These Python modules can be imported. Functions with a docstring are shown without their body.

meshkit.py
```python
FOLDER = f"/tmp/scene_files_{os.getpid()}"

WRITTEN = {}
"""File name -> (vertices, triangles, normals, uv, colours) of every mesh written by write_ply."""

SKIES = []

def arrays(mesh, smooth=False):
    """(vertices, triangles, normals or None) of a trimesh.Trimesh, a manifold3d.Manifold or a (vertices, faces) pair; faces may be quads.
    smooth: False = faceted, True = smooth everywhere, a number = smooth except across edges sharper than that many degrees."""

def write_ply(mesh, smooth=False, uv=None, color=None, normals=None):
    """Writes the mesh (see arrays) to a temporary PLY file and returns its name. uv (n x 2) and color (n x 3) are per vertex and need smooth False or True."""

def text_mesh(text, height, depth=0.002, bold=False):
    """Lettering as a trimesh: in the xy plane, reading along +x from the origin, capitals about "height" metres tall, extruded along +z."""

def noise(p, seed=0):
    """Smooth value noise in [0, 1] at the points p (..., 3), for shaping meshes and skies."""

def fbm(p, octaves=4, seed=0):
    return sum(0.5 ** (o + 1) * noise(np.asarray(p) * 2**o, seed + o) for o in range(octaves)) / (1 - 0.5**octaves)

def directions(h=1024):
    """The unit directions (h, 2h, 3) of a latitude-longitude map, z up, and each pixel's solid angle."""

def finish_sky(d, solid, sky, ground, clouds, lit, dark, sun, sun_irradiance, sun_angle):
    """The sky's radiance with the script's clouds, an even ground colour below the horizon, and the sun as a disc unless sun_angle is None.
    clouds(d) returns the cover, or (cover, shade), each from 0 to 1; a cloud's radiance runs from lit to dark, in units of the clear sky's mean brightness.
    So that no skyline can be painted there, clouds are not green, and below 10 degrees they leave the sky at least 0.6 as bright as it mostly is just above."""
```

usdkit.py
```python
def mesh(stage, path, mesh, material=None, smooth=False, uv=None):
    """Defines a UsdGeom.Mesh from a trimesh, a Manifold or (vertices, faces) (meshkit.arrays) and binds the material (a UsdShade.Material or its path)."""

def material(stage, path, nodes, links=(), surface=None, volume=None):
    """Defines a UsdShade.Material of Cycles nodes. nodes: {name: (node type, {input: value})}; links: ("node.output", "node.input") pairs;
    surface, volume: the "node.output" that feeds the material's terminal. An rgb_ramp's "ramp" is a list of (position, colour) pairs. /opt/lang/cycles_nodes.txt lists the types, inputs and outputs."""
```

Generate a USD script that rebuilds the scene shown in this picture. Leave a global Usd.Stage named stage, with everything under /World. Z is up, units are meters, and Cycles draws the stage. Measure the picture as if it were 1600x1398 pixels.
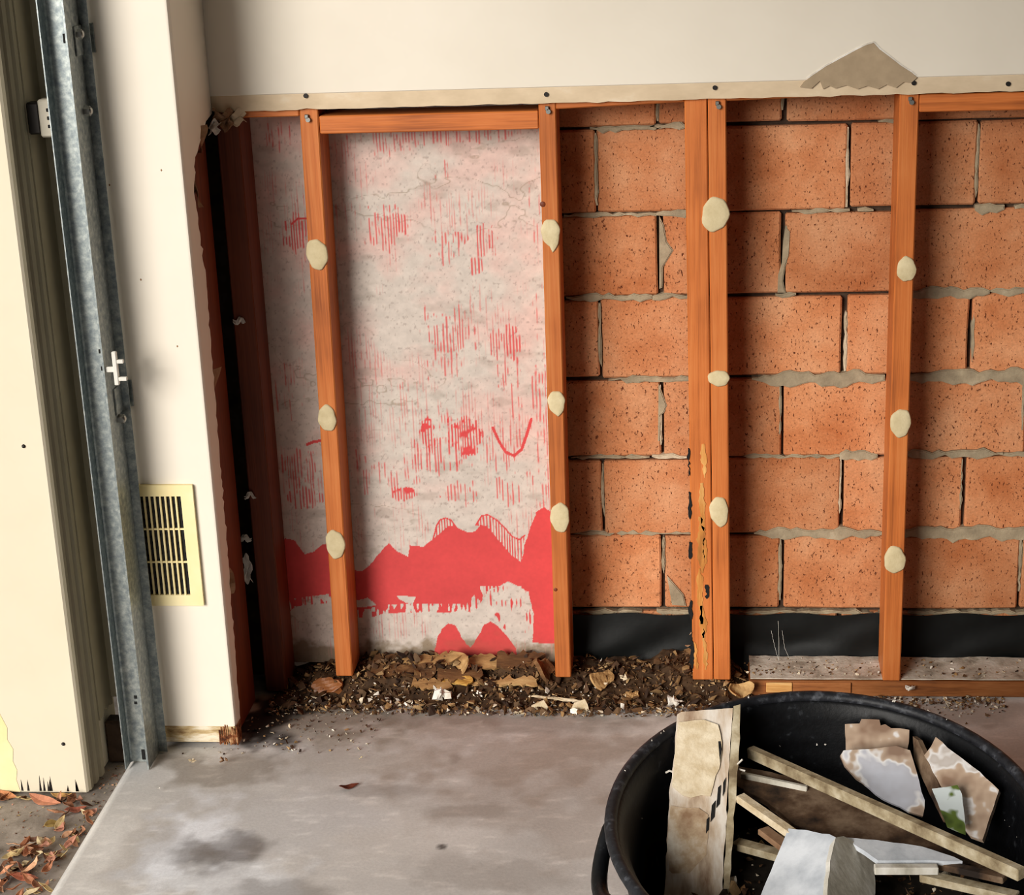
import math, random
import numpy as np, trimesh, usdkit, meshkit
from shapely.geometry import Polygon, Point
from pxr import Usd, UsdGeom, UsdLux, UsdShade, Gf, Sdf, Vt

stage = Usd.Stage.CreateInMemory()
UsdGeom.SetStageUpAxis(stage, UsdGeom.Tokens.z)
UsdGeom.SetStageMetersPerUnit(stage, 1.0)
world = UsdGeom.Xform.Define(stage, '/World')
stage.SetDefaultPrim(world.GetPrim())
RND = random.Random(7)
NR = np.random.default_rng(7)

# ------------------------------------------------------------------ camera
CAM_R, CAM_U, CAM_F = [np.array(v) for v in [[0.99519952, 0.09039967, -0.03749417], [0.00720687, 0.3143796, 0.94927], [-0.0976011, 0.94498326, -0.31221893]]]
CAM_P = [0.0, -3.346108, 1.640739]
cam = UsdGeom.Camera.Define(stage, '/World/camera')
m = Gf.Matrix4d(*CAM_R, 0, *CAM_U, 0, *(-CAM_F), 0, *CAM_P, 1)
cam.AddTransformOp().Set(m)
cam.CreateHorizontalApertureAttr(36.0)
cam.CreateVerticalApertureAttr(36.0 * 1398 / 1600)
cam.CreateFocalLengthAttr(np.float64(63.51748))
cam.CreateClippingRangeAttr(Gf.Vec2f(0.05, 200))
cam.CreateExposureAttr(0.18)

# ------------------------------------------------------------------ daylight (overcast sky through the open garage door on the left)
dome = UsdLux.DomeLight.Define(stage, '/World/sky')
dome.CreateIntensityAttr(0.17)
dome.CreateColorAttr(Gf.Vec3f(0.97, 0.985, 1.0))
# the sun behind thin cloud: a broad soft glow, low on the street side of the door
SUN_AZ, SUN_EL = math.radians(29), math.radians(18)
sun = UsdLux.DistantLight.Define(stage, '/World/hazy_sun')
sun.CreateAngleAttr(30.0)
sun.CreateIntensityAttr(4.0)
sun.CreateColorAttr(Gf.Vec3f(1.0, 0.955, 0.88))
sd = np.array([math.sin(SUN_AZ) * math.cos(SUN_EL), math.cos(SUN_AZ) * math.cos(SUN_EL), -math.sin(SUN_EL)])
sx_ = np.cross([0, 0, 1.0], -sd)
sx_ /= np.linalg.norm(sx_)
sun.AddTransformOp().Set(Gf.Matrix4d(*sx_, 0, *np.cross(-sd, sx_), 0, *(-sd), 0, 0, 0, 0, 1))


# ------------------------------------------------------------------ helpers
def lin(*c):
    c = np.array(c, float) / 255.0
    return tuple(np.where(c <= 0.04045, c / 12.92, ((c + 0.055) / 1.055) ** 2.4))


USED = {}


def path_for(name, parent=None):
    base = '/World' if parent is None else str(parent.GetPath())
    k = (base, name)
    n = USED.get(k, 0)
    USED[k] = n + 1
    return base + '/' + (name if n == 0 else f'{name}_{n:03d}')


def tag(p, label=None, cat=None, group=None, kind=None):
    for k, v in (('label', label), ('category', cat), ('group', group), ('kind', kind)):
        if v:
            p.SetCustomDataByKey(k, v)
    return p


def thing(name, label=None, cat=None, loc=(0, 0, 0), group=None, kind=None):
    x = UsdGeom.Xform.Define(stage, path_for(name))
    x.AddTranslateOp().Set(Gf.Vec3d(*loc))
    return tag(x.GetPrim(), label, cat, group, kind)


def origin(p):
    if p is None:
        return np.zeros(3)
    o = np.zeros(3)
    while p and p.GetPath() != Sdf.Path('/World'):
        t = p.GetAttribute('xformOp:translate')
        if t and t.HasAuthoredValue():
            o = o + np.array(t.Get())
        p = p.GetParent()
    return o


def obj(name, mesh, mat, parent=None, tint=None, smooth=False):
    """mesh in world coordinates, stored relative to the thing's own origin"""
    if hasattr(mesh, 'vertices'):
        v, f = np.array(mesh.vertices), np.array(mesh.faces)
    else:
        v, f = np.asarray(mesh[0], float), np.asarray(mesh[1], int)
    v = v - origin(parent)
    me = usdkit.mesh(stage, path_for(name, parent), (v, f), mat, smooth=smooth)
    if tint is not None:
        UsdGeom.PrimvarsAPI(me).CreatePrimvar('tint', Sdf.ValueTypeNames.Color3fArray, 'vertex').Set(
            Vt.Vec3fArray.FromNumpy(np.asarray(tint, np.float32)))
    return me.GetPrim()


def cbox(x0, x1, y0, y1, z0, z1, b=0.002):
    pts = []
    for x, sx in ((x0, 1), (x1, -1)):
        for y, sy in ((y0, 1), (y1, -1)):
            for z, sz in ((z0, 1), (z1, -1)):
                pts += [(x + sx * b, y + sy * b, z), (x + sx * b, y, z + sz * b), (x, y + sy * b, z + sz * b)]
    return trimesh.convex.convex_hull(np.array(pts))


def prism_xz(pts, y0, y1):
    """polygon in x,z pulled from y0 to y1"""
    P = pts if isinstance(pts, Polygon) else Polygon(pts).buffer(0)
    if P.geom_type != 'Polygon':
        P = max(P.geoms, key=lambda g: g.area)
    t = trimesh.creation.extrude_polygon(P, 1.0, engine='earcut')
    v = t.vertices
    out = np.c_[v[:, 0], y1 + (y0 - y1) * v[:, 2], v[:, 1]]
    r = trimesh.Trimesh(out, t.faces, process=False)
    r.fix_normals()
    return r


def prism_xy(pts, z0, z1):
    t = trimesh.creation.extrude_polygon(Polygon(pts).buffer(0), z1 - z0, engine='earcut')
    t.apply_translation((0, 0, z0))
    return t


def prism_yz(pts, x0, x1):
    t = trimesh.creation.extrude_polygon(Polygon(pts).buffer(0), 1.0, engine='earcut')
    v = t.vertices
    r = trimesh.Trimesh(np.c_[x0 + (x1 - x0) * v[:, 2], v[:, 0], v[:, 1]], t.faces, process=False)
    r.fix_normals()
    return r


def plate(P, t, jag=0.0, seed=0, step=0.012, bend=0.0):
    """a sheet of thickness t whose upper outline is the (nearly plane) loop P; the body goes away from the viewer"""
    P = np.array(P, float)
    o = P.mean(0)
    _, _, vt = np.linalg.svd(P - o)
    n = vt[2]
    if n @ (np.array(CAM_P) - o) < 0:
        n = -n
    u = vt[0]
    w = np.cross(n, u)
    q = np.c_[(P - o) @ u, (P - o) @ w]
    if jag:
        r = np.random.default_rng(seed)
        out = []
        for a, b in zip(q, np.roll(q, -1, 0)):
            k = max(1, int(np.hypot(*(b - a)) / step))
            for i in range(k):
                out.append(a + (b - a) * i / k + r.normal(0, jag, 2) * (i > 0))
        q = np.array(out)
    pg = Polygon(q).buffer(0)
    if pg.geom_type != 'Polygon':
        pg = max(pg.geoms, key=lambda g: g.area)
    m = trimesh.creation.extrude_polygon(pg, t, engine='earcut')
    v = m.vertices
    m = trimesh.Trimesh(o + np.outer(v[:, 0], u) + np.outer(v[:, 1], w) + np.outer(v[:, 2] - t, n), m.faces, process=False)
    m.fix_normals()
    return m


def bar(a, b, w, h, up=(0, 0, 1), b_=0.0015):
    """square bar from a to b; a, b run along the middle of its top face"""
    a, b = np.array(a, float), np.array(b, float)
    d = b - a
    L = np.linalg.norm(d)
    d /= L
    s = np.cross(d, up)
    s /= np.linalg.norm(s)
    n = np.cross(s, d)
    m = cbox(0, L, -w / 2, w / 2, -h, 0, b_)
    v = m.vertices
    return trimesh.Trimesh(a + np.outer(v[:, 0], d) + np.outer(v[:, 1], s) + np.outer(v[:, 2], n), m.faces, process=False)


def tube(pts, r, n=8):
    pts = np.array(pts, float)
    d = np.gradient(pts, axis=0)
    d /= np.linalg.norm(d, axis=1)[:, None]
    ref = np.array([0, 0, 1.0]) if abs(d[0][2]) < 0.9 else np.array([1.0, 0, 0])
    V, F = [], []
    r = np.broadcast_to(r, len(pts))
    for i, p in enumerate(pts):
        a = np.cross(d[i], ref)
        a /= np.linalg.norm(a)
        c = np.cross(d[i], a)
        for k in range(n):
            t = 2 * math.pi * k / n
            V.append(p + r[i] * (math.cos(t) * a + math.sin(t) * c))
    for i in range(len(pts) - 1):
        for k in range(n):
            A, B = i * n + k, i * n + (k + 1) % n
            F += [(A, B, B + n), (A, B + n, A + n)]
    for base, flip in ((0, 1), ((len(pts) - 1) * n, 0)):
        for k in range(1, n - 1):
            F.append((base, base + k + 1, base + k) if flip else (base, base + k, base + k + 1))
    m = trimesh.Trimesh(V, F, process=False)
    m.fix_normals()
    return m


def cat(ms):
    return trimesh.util.concatenate(ms)


def chunk(r, s, flat=1.0):
    """an angular scrap about s across"""
    p = r.normal(size=(8, 3))
    p /= np.linalg.norm(p, axis=1)[:, None]
    p *= r.uniform(0.6, 1.0, (8, 1))
    p *= np.array([s * r.uniform(0.5, 1), s * r.uniform(0.3, 0.8), s * flat * r.uniform(0.4, 0.9)]) / 2
    return trimesh.convex.convex_hull(p)


def turned(m, r, tilt=0.5):
    m.apply_transform(trimesh.transformations.euler_matrix(r.normal(0, tilt), r.normal(0, tilt), r.uniform(0, 6.28)))
    return m


def sheet(nu, nv, fn, t):
    """closed thin curved sheet: fn(u, v) -> point, thickness t"""
    g = np.array([[fn(u, v) for v in np.linspace(0, 1, nv)] for u in np.linspace(0, 1, nu)])
    du, dv = np.gradient(g, axis=0), np.gradient(g, axis=1)
    n = np.cross(du, dv)
    n /= np.maximum(np.linalg.norm(n, axis=2, keepdims=True), 1e-9)
    V = np.concatenate([(g + n * t / 2).reshape(-1, 3), (g - n * t / 2).reshape(-1, 3)])
    N = nu * nv
    F = []
    for i in range(nu - 1):
        for j in range(nv - 1):
            a, b, c, d = i * nv + j, (i + 1) * nv + j, (i + 1) * nv + j + 1, i * nv + j + 1
            F += [(a, b, c), (a, c, d), (a + N, c + N, b + N), (a + N, d + N, c + N)]
    loop = [i * nv for i in range(nu)] + [(nu - 1) * nv + j for j in range(1, nv)] + [i * nv + nv - 1 for i in range(nu - 2, -1, -1)] + [j for j in range(nv - 2, 0, -1)]
    for a, b in zip(loop, loop[1:] + loop[:1]):
        F += [(a, a + N, b + N), (a, b + N, b)]
    m = trimesh.Trimesh(V, F, process=False)
    m.fix_normals()
    return m


def ragged_strip(p0, p1, w0, w1, r, step=0.012, sd=0.0018):
    """wobbly ribbon outline in x,z from p0 to p1 with half-widths w0 (lower or left) and w1"""
    p0, p1 = np.array(p0), np.array(p1)
    L = np.hypot(*(p1 - p0))
    d = (p1 - p0) / L
    n = np.array([-d[1], d[0]])
    k = max(2, int(L / step))
    up, dn = [], []
    wob = r.uniform(0, 6.28, 4)
    for i in range(k + 1):
        t = i / k
        c = p0 + (p1 - p0) * t
        e = min(1, 3.5 * min(t, 1 - t) + 0.35)
        lo_ = 0.25 * math.sin(t * L * 60 + wob[0]) + 0.2 * math.sin(t * L * 130 + wob[1])
        hi_ = 0.25 * math.sin(t * L * 55 + wob[2]) + 0.2 * math.sin(t * L * 140 + wob[3])
        up.append(c + n * (w1 * e * (1 + hi_) + r.normal(0, sd)))
        dn.append(c - n * (w0 * e * (1 + lo_) + r.normal(0, sd)))
    return up + dn[::-1]



# ------------------------------------------------------------------ materials
def mat(name, nodes, links, surface='p.BSDF'):
    return usdkit.material(stage, '/World/Looks/' + name, nodes, links, surface=surface)


def plain(name, c, rough=0.6, metal=0.0, **k):
    return mat(name, {'p': ('principled_bsdf', {'base_color': c, 'roughness': rough, 'metallic': metal, **k})}, [])


def mottled(name, stops, scale=8, detail=6, rough=0.8, bump=0.3, bscale=None, stretch=(1, 1, 1), dist=0.002, metal=0.0, spec=0.3, by_object=0.0, rr=0.6):
    n = {'g': ('geometry', {}), 'mp': ('mapping', {'scale': stretch}),
         'n': ('noise_texture', {'scale': scale, 'detail': detail, 'roughness': rr}),
         'r': ('rgb_ramp', {'ramp': stops}), 'b2': ('noise_texture', {'scale': bscale or scale * 6, 'detail': 4}),
         'bu': ('bump', {'strength': bump, 'distance': dist}),
         'p': ('principled_bsdf', {'roughness': rough, 'metallic': metal, 'specular_ior_level': spec})}
    l = [('g.position', 'mp.vector'), ('mp.vector', 'n.vector'), ('mp.vector', 'b2.vector'), ('n.fac', 'r.fac'),
         ('b2.fac', 'bu.height'), ('bu.normal', 'p.normal')]
    if by_object:
        n['oi'] = ('object_info', {})
        n['mr'] = ('map_range', {'to_min': 1 - by_object, 'to_max': 1 + by_object * 0.6})
        n['hs'] = ('hsv', {})
        l += [('oi.random', 'mr.value'), ('mr.result', 'hs.value'), ('r.color', 'hs.color'), ('hs.color', 'p.base_color')]
    else:
        l += [('r.color', 'p.base_color')]
    return mat(name, n, l)


def tinted(name, rough=0.85, nscale=60, amount=0.35, bump=0.4, dist=0.002, spec=0.25):
    """colour from the mesh's own vertex tint, broken up by fine noise"""
    return mat(name, {'a': ('attribute', {'attribute': 'tint'}), 'g': ('geometry', {}),
                      'n': ('noise_texture', {'scale': nscale, 'detail': 5, 'roughness': 0.65}),
                      'mr': ('map_range', {'from_min': 0.25, 'from_max': 0.75, 'to_min': 1 - amount, 'to_max': 1 + amount}),
                      'hs': ('hsv', {}), 'bu': ('bump', {'strength': bump, 'distance': dist}),
                      'p': ('principled_bsdf', {'roughness': rough, 'specular_ior_level': spec})},
               [('g.position', 'n.vector'), ('n.fac', 'mr.value'), ('mr.result', 'hs.value'), ('a.color', 'hs.color'),
                ('hs.color', 'p.base_color'), ('n.fac', 'bu.height'), ('bu.normal', 'p.normal')])


def wood(name, c0, c1, c2, stretch=(1, 1, 0.025), scale=70, rough=0.5, spec=0.35):
    return mat(name, {'g': ('geometry', {}), 'mp': ('mapping', {'scale': stretch}),
                      'n': ('noise_texture', {'scale': scale, 'detail': 5, 'roughness': 0.6, 'distortion': 0.4}),
                      'n2': ('noise_texture', {'scale': scale * 5, 'detail': 3, 'roughness': 0.5}),
                      'n3': ('noise_texture', {'scale': 5, 'detail': 3}),
                      'm': ('mix_float', {'fac': 0.35}), 'm3': ('mix_float', {'fac': 0.35}), 'r': ('rgb_ramp', {'ramp': [(0.36, c0), (0.5, c1), (0.66, c2)]}),
                      'oi': ('object_info', {}), 'mr': ('map_range', {'to_min': 0.85, 'to_max': 1.12}), 'hs': ('hsv', {}),
                      'bu': ('bump', {'strength': 0.25, 'distance': 0.001}),
                      'p': ('principled_bsdf', {'roughness': rough, 'specular_ior_level': spec})},
               [('g.position', 'mp.vector'), ('mp.vector', 'n.vector'), ('mp.vector', 'n2.vector'), ('g.position', 'n3.vector'), ('n.fac', 'm.a'), ('n2.fac', 'm.b'),
                ('m.result', 'm3.a'), ('n3.fac', 'm3.b'), ('m3.result', 'r.fac'), ('oi.random', 'mr.value'), ('mr.result', 'hs.value'), ('r.color', 'hs.color'), ('hs.color', 'p.base_color'),
                ('n2.fac', 'bu.height'), ('bu.normal', 'p.normal')])


ORANGE = (lin(146, 76, 32), lin(194, 108, 50), lin(210, 130, 70))
W_STUD = wood('stud_timber', *ORANGE)
W_NOG = wood('nogging_timber', *ORANGE, stretch=(0.03, 1, 1))
W_RED = wood('dark_red_timber', lin(92, 42, 22), lin(120, 56, 30), lin(140, 70, 40))
W_PLATE = wood('plate_timber', lin(88, 48, 24), lin(146, 88, 46), lin(172, 112, 66), stretch=(0.08, 1, 1))
W_PALE = wood('pale_split_timber', lin(150, 96, 44), lin(206, 152, 88), lin(230, 188, 128), stretch=(0.08, 1, 1))
W_EATEN = wood('eaten_timber', lin(140, 82, 34), lin(205, 136, 64), lin(236, 190, 120), stretch=(1, 1, 0.12), scale=45)

PAINT = mottled('cream_wall_paint', [(0.3, lin(224, 214, 198)), (0.7, lin(232, 223, 208))], scale=3, rough=0.55, bump=0.05, bscale=180, dist=0.001)
PIER_PAINT = mottled('cream_pier_paint', [(0.3, lin(238, 228, 212)), (0.7, lin(244, 235, 220))], scale=3, rough=0.45, bump=0.05, bscale=120, dist=0.001)
POST_PAINT = mottled('post_paint', [(0.3, lin(226, 214, 188)), (0.7, lin(232, 221, 197))], scale=4, rough=0.5, bump=0.08, bscale=90, dist=0.001)
JAMB_PAINT = mottled('jamb_paint', [(0.3, lin(158, 148, 124)), (0.7, lin(176, 166, 142))], scale=5, rough=0.5, bump=0.05, dist=0.001)
BAND = mottled('recessed_edge_paper', [(0.3, lin(200, 178, 148)), (0.6, lin(216, 194, 164)), (0.75, lin(224, 208, 184))], scale=14, rough=0.8, bump=0.1, stretch=(1, 1, 2))
KRAFT = mottled('brown_board_paper', [(0.3, lin(158, 138, 112)), (0.7, lin(178, 156, 128))], scale=30, rough=0.9, bump=0.1)
GYPSUM = mottled('gypsum', [(0.35, lin(206, 196, 182)), (0.65, lin(240, 236, 228))], scale=30, rough=0.9, bump=0.5)
BROWNPAPER = mottled('torn_brown_paper', [(0.3, lin(122, 84, 56)), (0.7, lin(172, 138, 108))], scale=25, rough=0.9, bump=0.3)
DAUB = mottled('stud_adhesive', [(0.3, lin(196, 178, 138)), (0.7, lin(216, 200, 162))], scale=40, rough=0.7, bump=0.25)
STEEL = mottled('galvanised_steel', [(0.3, lin(128, 138, 142)), (0.5, lin(156, 164, 164)), (0.7, lin(190, 196, 192))], scale=90, detail=3, rough=0.42, bump=0.05, metal=0.85, spec=0.5)
ZINC = plain('zinc', lin(170, 170, 165), 0.35, 0.9)
DARKHOLE = plain('dark_void', lin(14, 12, 11), 0.9)
DARKSTEEL = plain('dark_screw_steel', lin(46, 42, 40), 0.45, 0.6)
WHITEPLASTIC = plain('white_plastic', lin(225, 222, 212), 0.45)
GREYPLASTIC = mottled('grey_plastic', [(0.3, lin(176, 168, 152)), (0.7, lin(190, 182, 166))], scale=20, rough=0.5, bump=0.02)
VENT = mottled('aged_cream_plastic', [(0.3, lin(246, 226, 164)), (0.7, lin(250, 236, 190))], scale=10, rough=0.4, bump=0.02)
RUST = mottled('rusty_bead', [(0.35, lin(70, 36, 18)), (0.5, lin(124, 70, 36)), (0.65, lin(190, 146, 104))], scale=70, rough=0.85, bump=0.6)
DAMP = mottled('damp_stained_board', [(0.32, lin(120, 84, 44)), (0.46, lin(196, 170, 124)), (0.6, lin(236, 224, 200))], scale=22, rough=0.7, bump=0.3, stretch=(0.6, 1, 2.2))
MORTAR = mottled('grey_mortar', [(0.3, lin(136, 122, 100)), (0.6, lin(166, 150, 124)), (0.75, lin(188, 172, 146))], scale=25, rough=0.95, bump=0.6, bscale=150)
PALEMORTAR = mottled('pale_mortar', [(0.3, lin(168, 150, 124)), (0.7, lin(214, 198, 172))], scale=40, rough=0.95, bump=0.6, bscale=150)
OLDMORTAR = mottled('deep_mortar', [(0.3, lin(40, 30, 24)), (0.7, lin(84, 66, 52))], scale=25, rough=0.95, bump=0.6)
BLACKSHEET = mottled('black_membrane', [(0.35, lin(8, 9, 9)), (0.75, lin(22, 24, 23))], scale=9, rough=0.5, bump=0.25, bscale=40, spec=0.22)
TUB = mottled('black_rubber', [(0.3, lin(7, 7, 9)), (0.62, lin(15, 16, 19)), (0.72, lin(46, 48, 52)), (0.8, lin(120, 120, 120))], scale=60, rough=0.45, bump=0.2, bscale=160, spec=0.22)
TUBRIM = mottled('scuffed_rubber_rim', [(0.3, lin(16, 16, 19)), (0.55, lin(36, 37, 42)), (0.7, lin(84, 86, 92)), (0.8, lin(140, 140, 144))], scale=55, rough=0.5, bump=0.25, bscale=160, spec=0.3)
CONCRETE_OUT = mottled('outside_concrete', [(0.3, lin(126, 116, 106)), (0.6, lin(164, 152, 142)), (0.75, lin(186, 176, 166))], scale=18, rough=0.9, bump=0.5)
ROOMPAINT = plain('room_paint', lin(100, 94, 84), 0.8)
DUST = mottled('cement_dust', [(0.3, lin(140, 128, 112)), (0.48, lin(200, 190, 174)), (0.7, lin(226, 218, 206))], scale=22, rough=0.95, bump=0.6, bscale=120)
TINT = tinted('tinted_scraps')
TINT_FINE = tinted('tinted_paint', rough=0.7, nscale=90, amount=0.07, bump=0.12, dist=0.001)
LEAF = tinted('dry_leaf', rough=0.6, nscale=90, amount=0.3, bump=0.3)

BRICK = mat('clay_brick', {
    'g': ('geometry', {}), 'n': ('noise_texture', {'scale': 9, 'detail': 5, 'roughness': 0.6}),
    'r': ('rgb_ramp', {'ramp': [(0.28, lin(180, 107, 64)), (0.48, lin(199, 131, 88)), (0.7, lin(212, 153, 112))]}),
    'mp': ('mapping', {'scale': (1.0, 1, 0.6)}),
    'v': ('noise_texture', {'scale': 230, 'detail': 3, 'roughness': 0.6}),
    'vm': ('map_range', {'from_min': 0.61, 'from_max': 0.69, 'clamp': True}),
    'd': ('mix', {'color2': lin(96, 48, 28)}),
    'v2': ('noise_texture', {'scale': 260, 'detail': 2}), 'mr2': ('map_range', {'from_min': 0.3, 'from_max': 0.7, 'to_min': 0.86, 'to_max': 1.1}),
    'oi': ('object_info', {}), 'mr': ('map_range', {'to_min': 0.86, 'to_max': 1.08}), 'ml': ('math', {'math_type': 'multiply'}), 'hs': ('hsv', {}),
    'bu': ('bump', {'strength': 0.7, 'distance': 0.002, 'invert': True}),
    'p': ('principled_bsdf', {'roughness': 0.92, 'specular_ior_level': 0.2})},
    [('g.position', 'n.vector'), ('n.fac', 'r.fac'), ('g.position', 'mp.vector'), ('mp.vector', 'v.vector'), ('v.fac', 'vm.value'), ('vm.result', 'd.fac'), ('r.color', 'hs.color'),
     ('g.position', 'v2.vector'), ('v2.fac', 'mr2.value'), ('mr2.result', 'ml.value1'), ('oi.random', 'mr.value'), ('mr.result', 'ml.value2'), ('ml.value', 'hs.value'),
     ('hs.color', 'd.color1'), ('d.color', 'p.base_color'), ('vm.result', 'bu.height'), ('bu.normal', 'p.normal')])

# ================================================================== THE SETTING
XP = -0.883          # right face of the pier
YP = -0.236          # front face of the pier
XE = -1.083          # slab edge

# ---- floor slab: one mesh, finer where the photo looks at it; stain, dark and pale patches are vertex colour
stains_and_darks = [  # x, y, rx, ry, strength, colour
    (-0.827, -0.602, 0.085, 0.06, 0.62, lin(92, 82, 78)), (-0.80, -0.62, 0.05, 0.07, 0.3, lin(92, 82, 78)), (-0.69, -0.735, 0.10, 0.045, 0.45, lin(98, 88, 82)),
    (-0.431, -0.602, 0.010, 0.012, 0.85, lin(58, 52, 48)), (-0.454, -0.275, 0.012, 0.022, 0.4, lin(100, 90, 82)),
    (-0.40, -0.47, 0.10, 0.03, 0.35, lin(118, 104, 92)), (-0.58, -0.40, 0.10, 0.025, 0.35, lin(120, 110, 104)),
    (-0.30, -0.25, 0.28, 0.15, 0.5, lin(150, 132, 116)), (-0.20, -0.40, 0.30, 0.20, 0.35, lin(150, 134, 120)), (-0.75, -0.10, 0.22, 0.10, 0.6, lin(134, 122, 104)),
    (-0.90, -0.32, 0.14, 0.07, 0.6, lin(128, 114, 98)), (-0.55, -0.10, 0.5, 0.06, 0.5, lin(120, 106, 92)), (0.3, -0.06, 0.5, 0.07, 0.45, lin(128, 116, 104)),
    (-0.85, -0.08, 0.065, 0.17, 0.97, lin(30, 24, 20)), (-0.80, -0.05, 0.06, 0.07, 0.9, lin(42, 33, 26)),  # two near-black patches in the corner beside the pier
    (-0.97, -0.62, 0.05, 0.14, 0.35, lin(140, 128, 118)), (-0.35, -0.68, 0.14, 0.05, 0.3, lin(130, 120, 110)),
]
lights_ = [(-0.90, -0.60, 0.09, 0.16, 0.95, lin(242, 244, 250)), (-0.70, -0.52, 0.15, 0.11, 0.55, lin(208, 206, 206)), (-0.78, -0.70, 0.11, 0.07, 0.75, lin(236, 238, 242)), (-0.5, -0.62, 0.12, 0.08, 0.4, lin(206, 200, 194)), (-0.62, -0.28, 0.16, 0.07, 0.5, lin(186, 178, 168)),  # bluish ones near the door edge: daylight painted into the floor colour
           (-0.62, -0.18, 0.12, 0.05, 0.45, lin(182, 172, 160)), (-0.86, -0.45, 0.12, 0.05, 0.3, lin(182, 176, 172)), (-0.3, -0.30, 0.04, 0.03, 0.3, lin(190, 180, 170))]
gx = np.unique(np.r_[XE, XE + 0.012, np.arange(-1.065, 0.72, 0.006), np.arange(0.73, 1.6, 0.012), np.linspace(1.65, 5.4, 16)])
gy = np.unique(np.r_[np.linspace(-7, -0.9, 18), np.arange(-0.88, 0.14, 0.006)])
GX, GY = np.meshgrid(gx, gy, indexing='ij')
pp = np.stack([GX, GY, 0 * GX], -1)
warp = np.stack([meshkit.fbm(pp * 14, 4, 3), meshkit.fbm(pp * 14, 4, 9)], -1) - 0.5
base = np.array(lin(212, 208, 204)) * (0.78 + 0.42 * meshkit.fbm(pp * 7, 6, 1))[..., None]
edge = meshkit.fbm(pp * 40, 3, 21)
for lst in (lights_, stains_and_darks):
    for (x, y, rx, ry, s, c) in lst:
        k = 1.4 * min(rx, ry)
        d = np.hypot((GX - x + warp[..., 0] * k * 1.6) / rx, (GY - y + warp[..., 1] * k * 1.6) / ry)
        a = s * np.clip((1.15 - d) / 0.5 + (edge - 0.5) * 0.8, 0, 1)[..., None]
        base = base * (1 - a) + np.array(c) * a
scr = meshkit.fbm(pp * np.array([26, 90, 1]) @ np.array([[0.8, 0.6, 0], [-0.6, 0.8, 0], [0, 0, 1]]), 4, 31)
base *= 1 + 0.25 * np.clip(scr - 0.62, 0, 1)[..., None] * 4
speck = np.clip((meshkit.noise(pp * 120, 5) - 0.93) * 20, 0, 1)[..., None]
base = base * (1 - 0.35 * speck) + 0.35 * speck * np.array(lin(210, 204, 196))
GZ = (meshkit.fbm(pp * 9, 4, 2) - 0.5) * 0.0015
GZ[0] = -0.006
GZ[1:, :] = np.minimum(GZ[1:, :], 0.0006)
nx_, ny_ = GX.shape
idx = np.arange(nx_ * ny_).reshape(nx_, ny_)
q = np.c_[idx[:-1, :-1].ravel(), idx[1:, :-1].ravel(), idx[1:, 1:].ravel(), idx[:-1, 1:].ravel()]
V = np.c_[GX.ravel(), GY.ravel(), GZ.ravel()]
F = np.vstack([q[:, [0, 1, 2]], q[:, [0, 2, 3]]])
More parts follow.
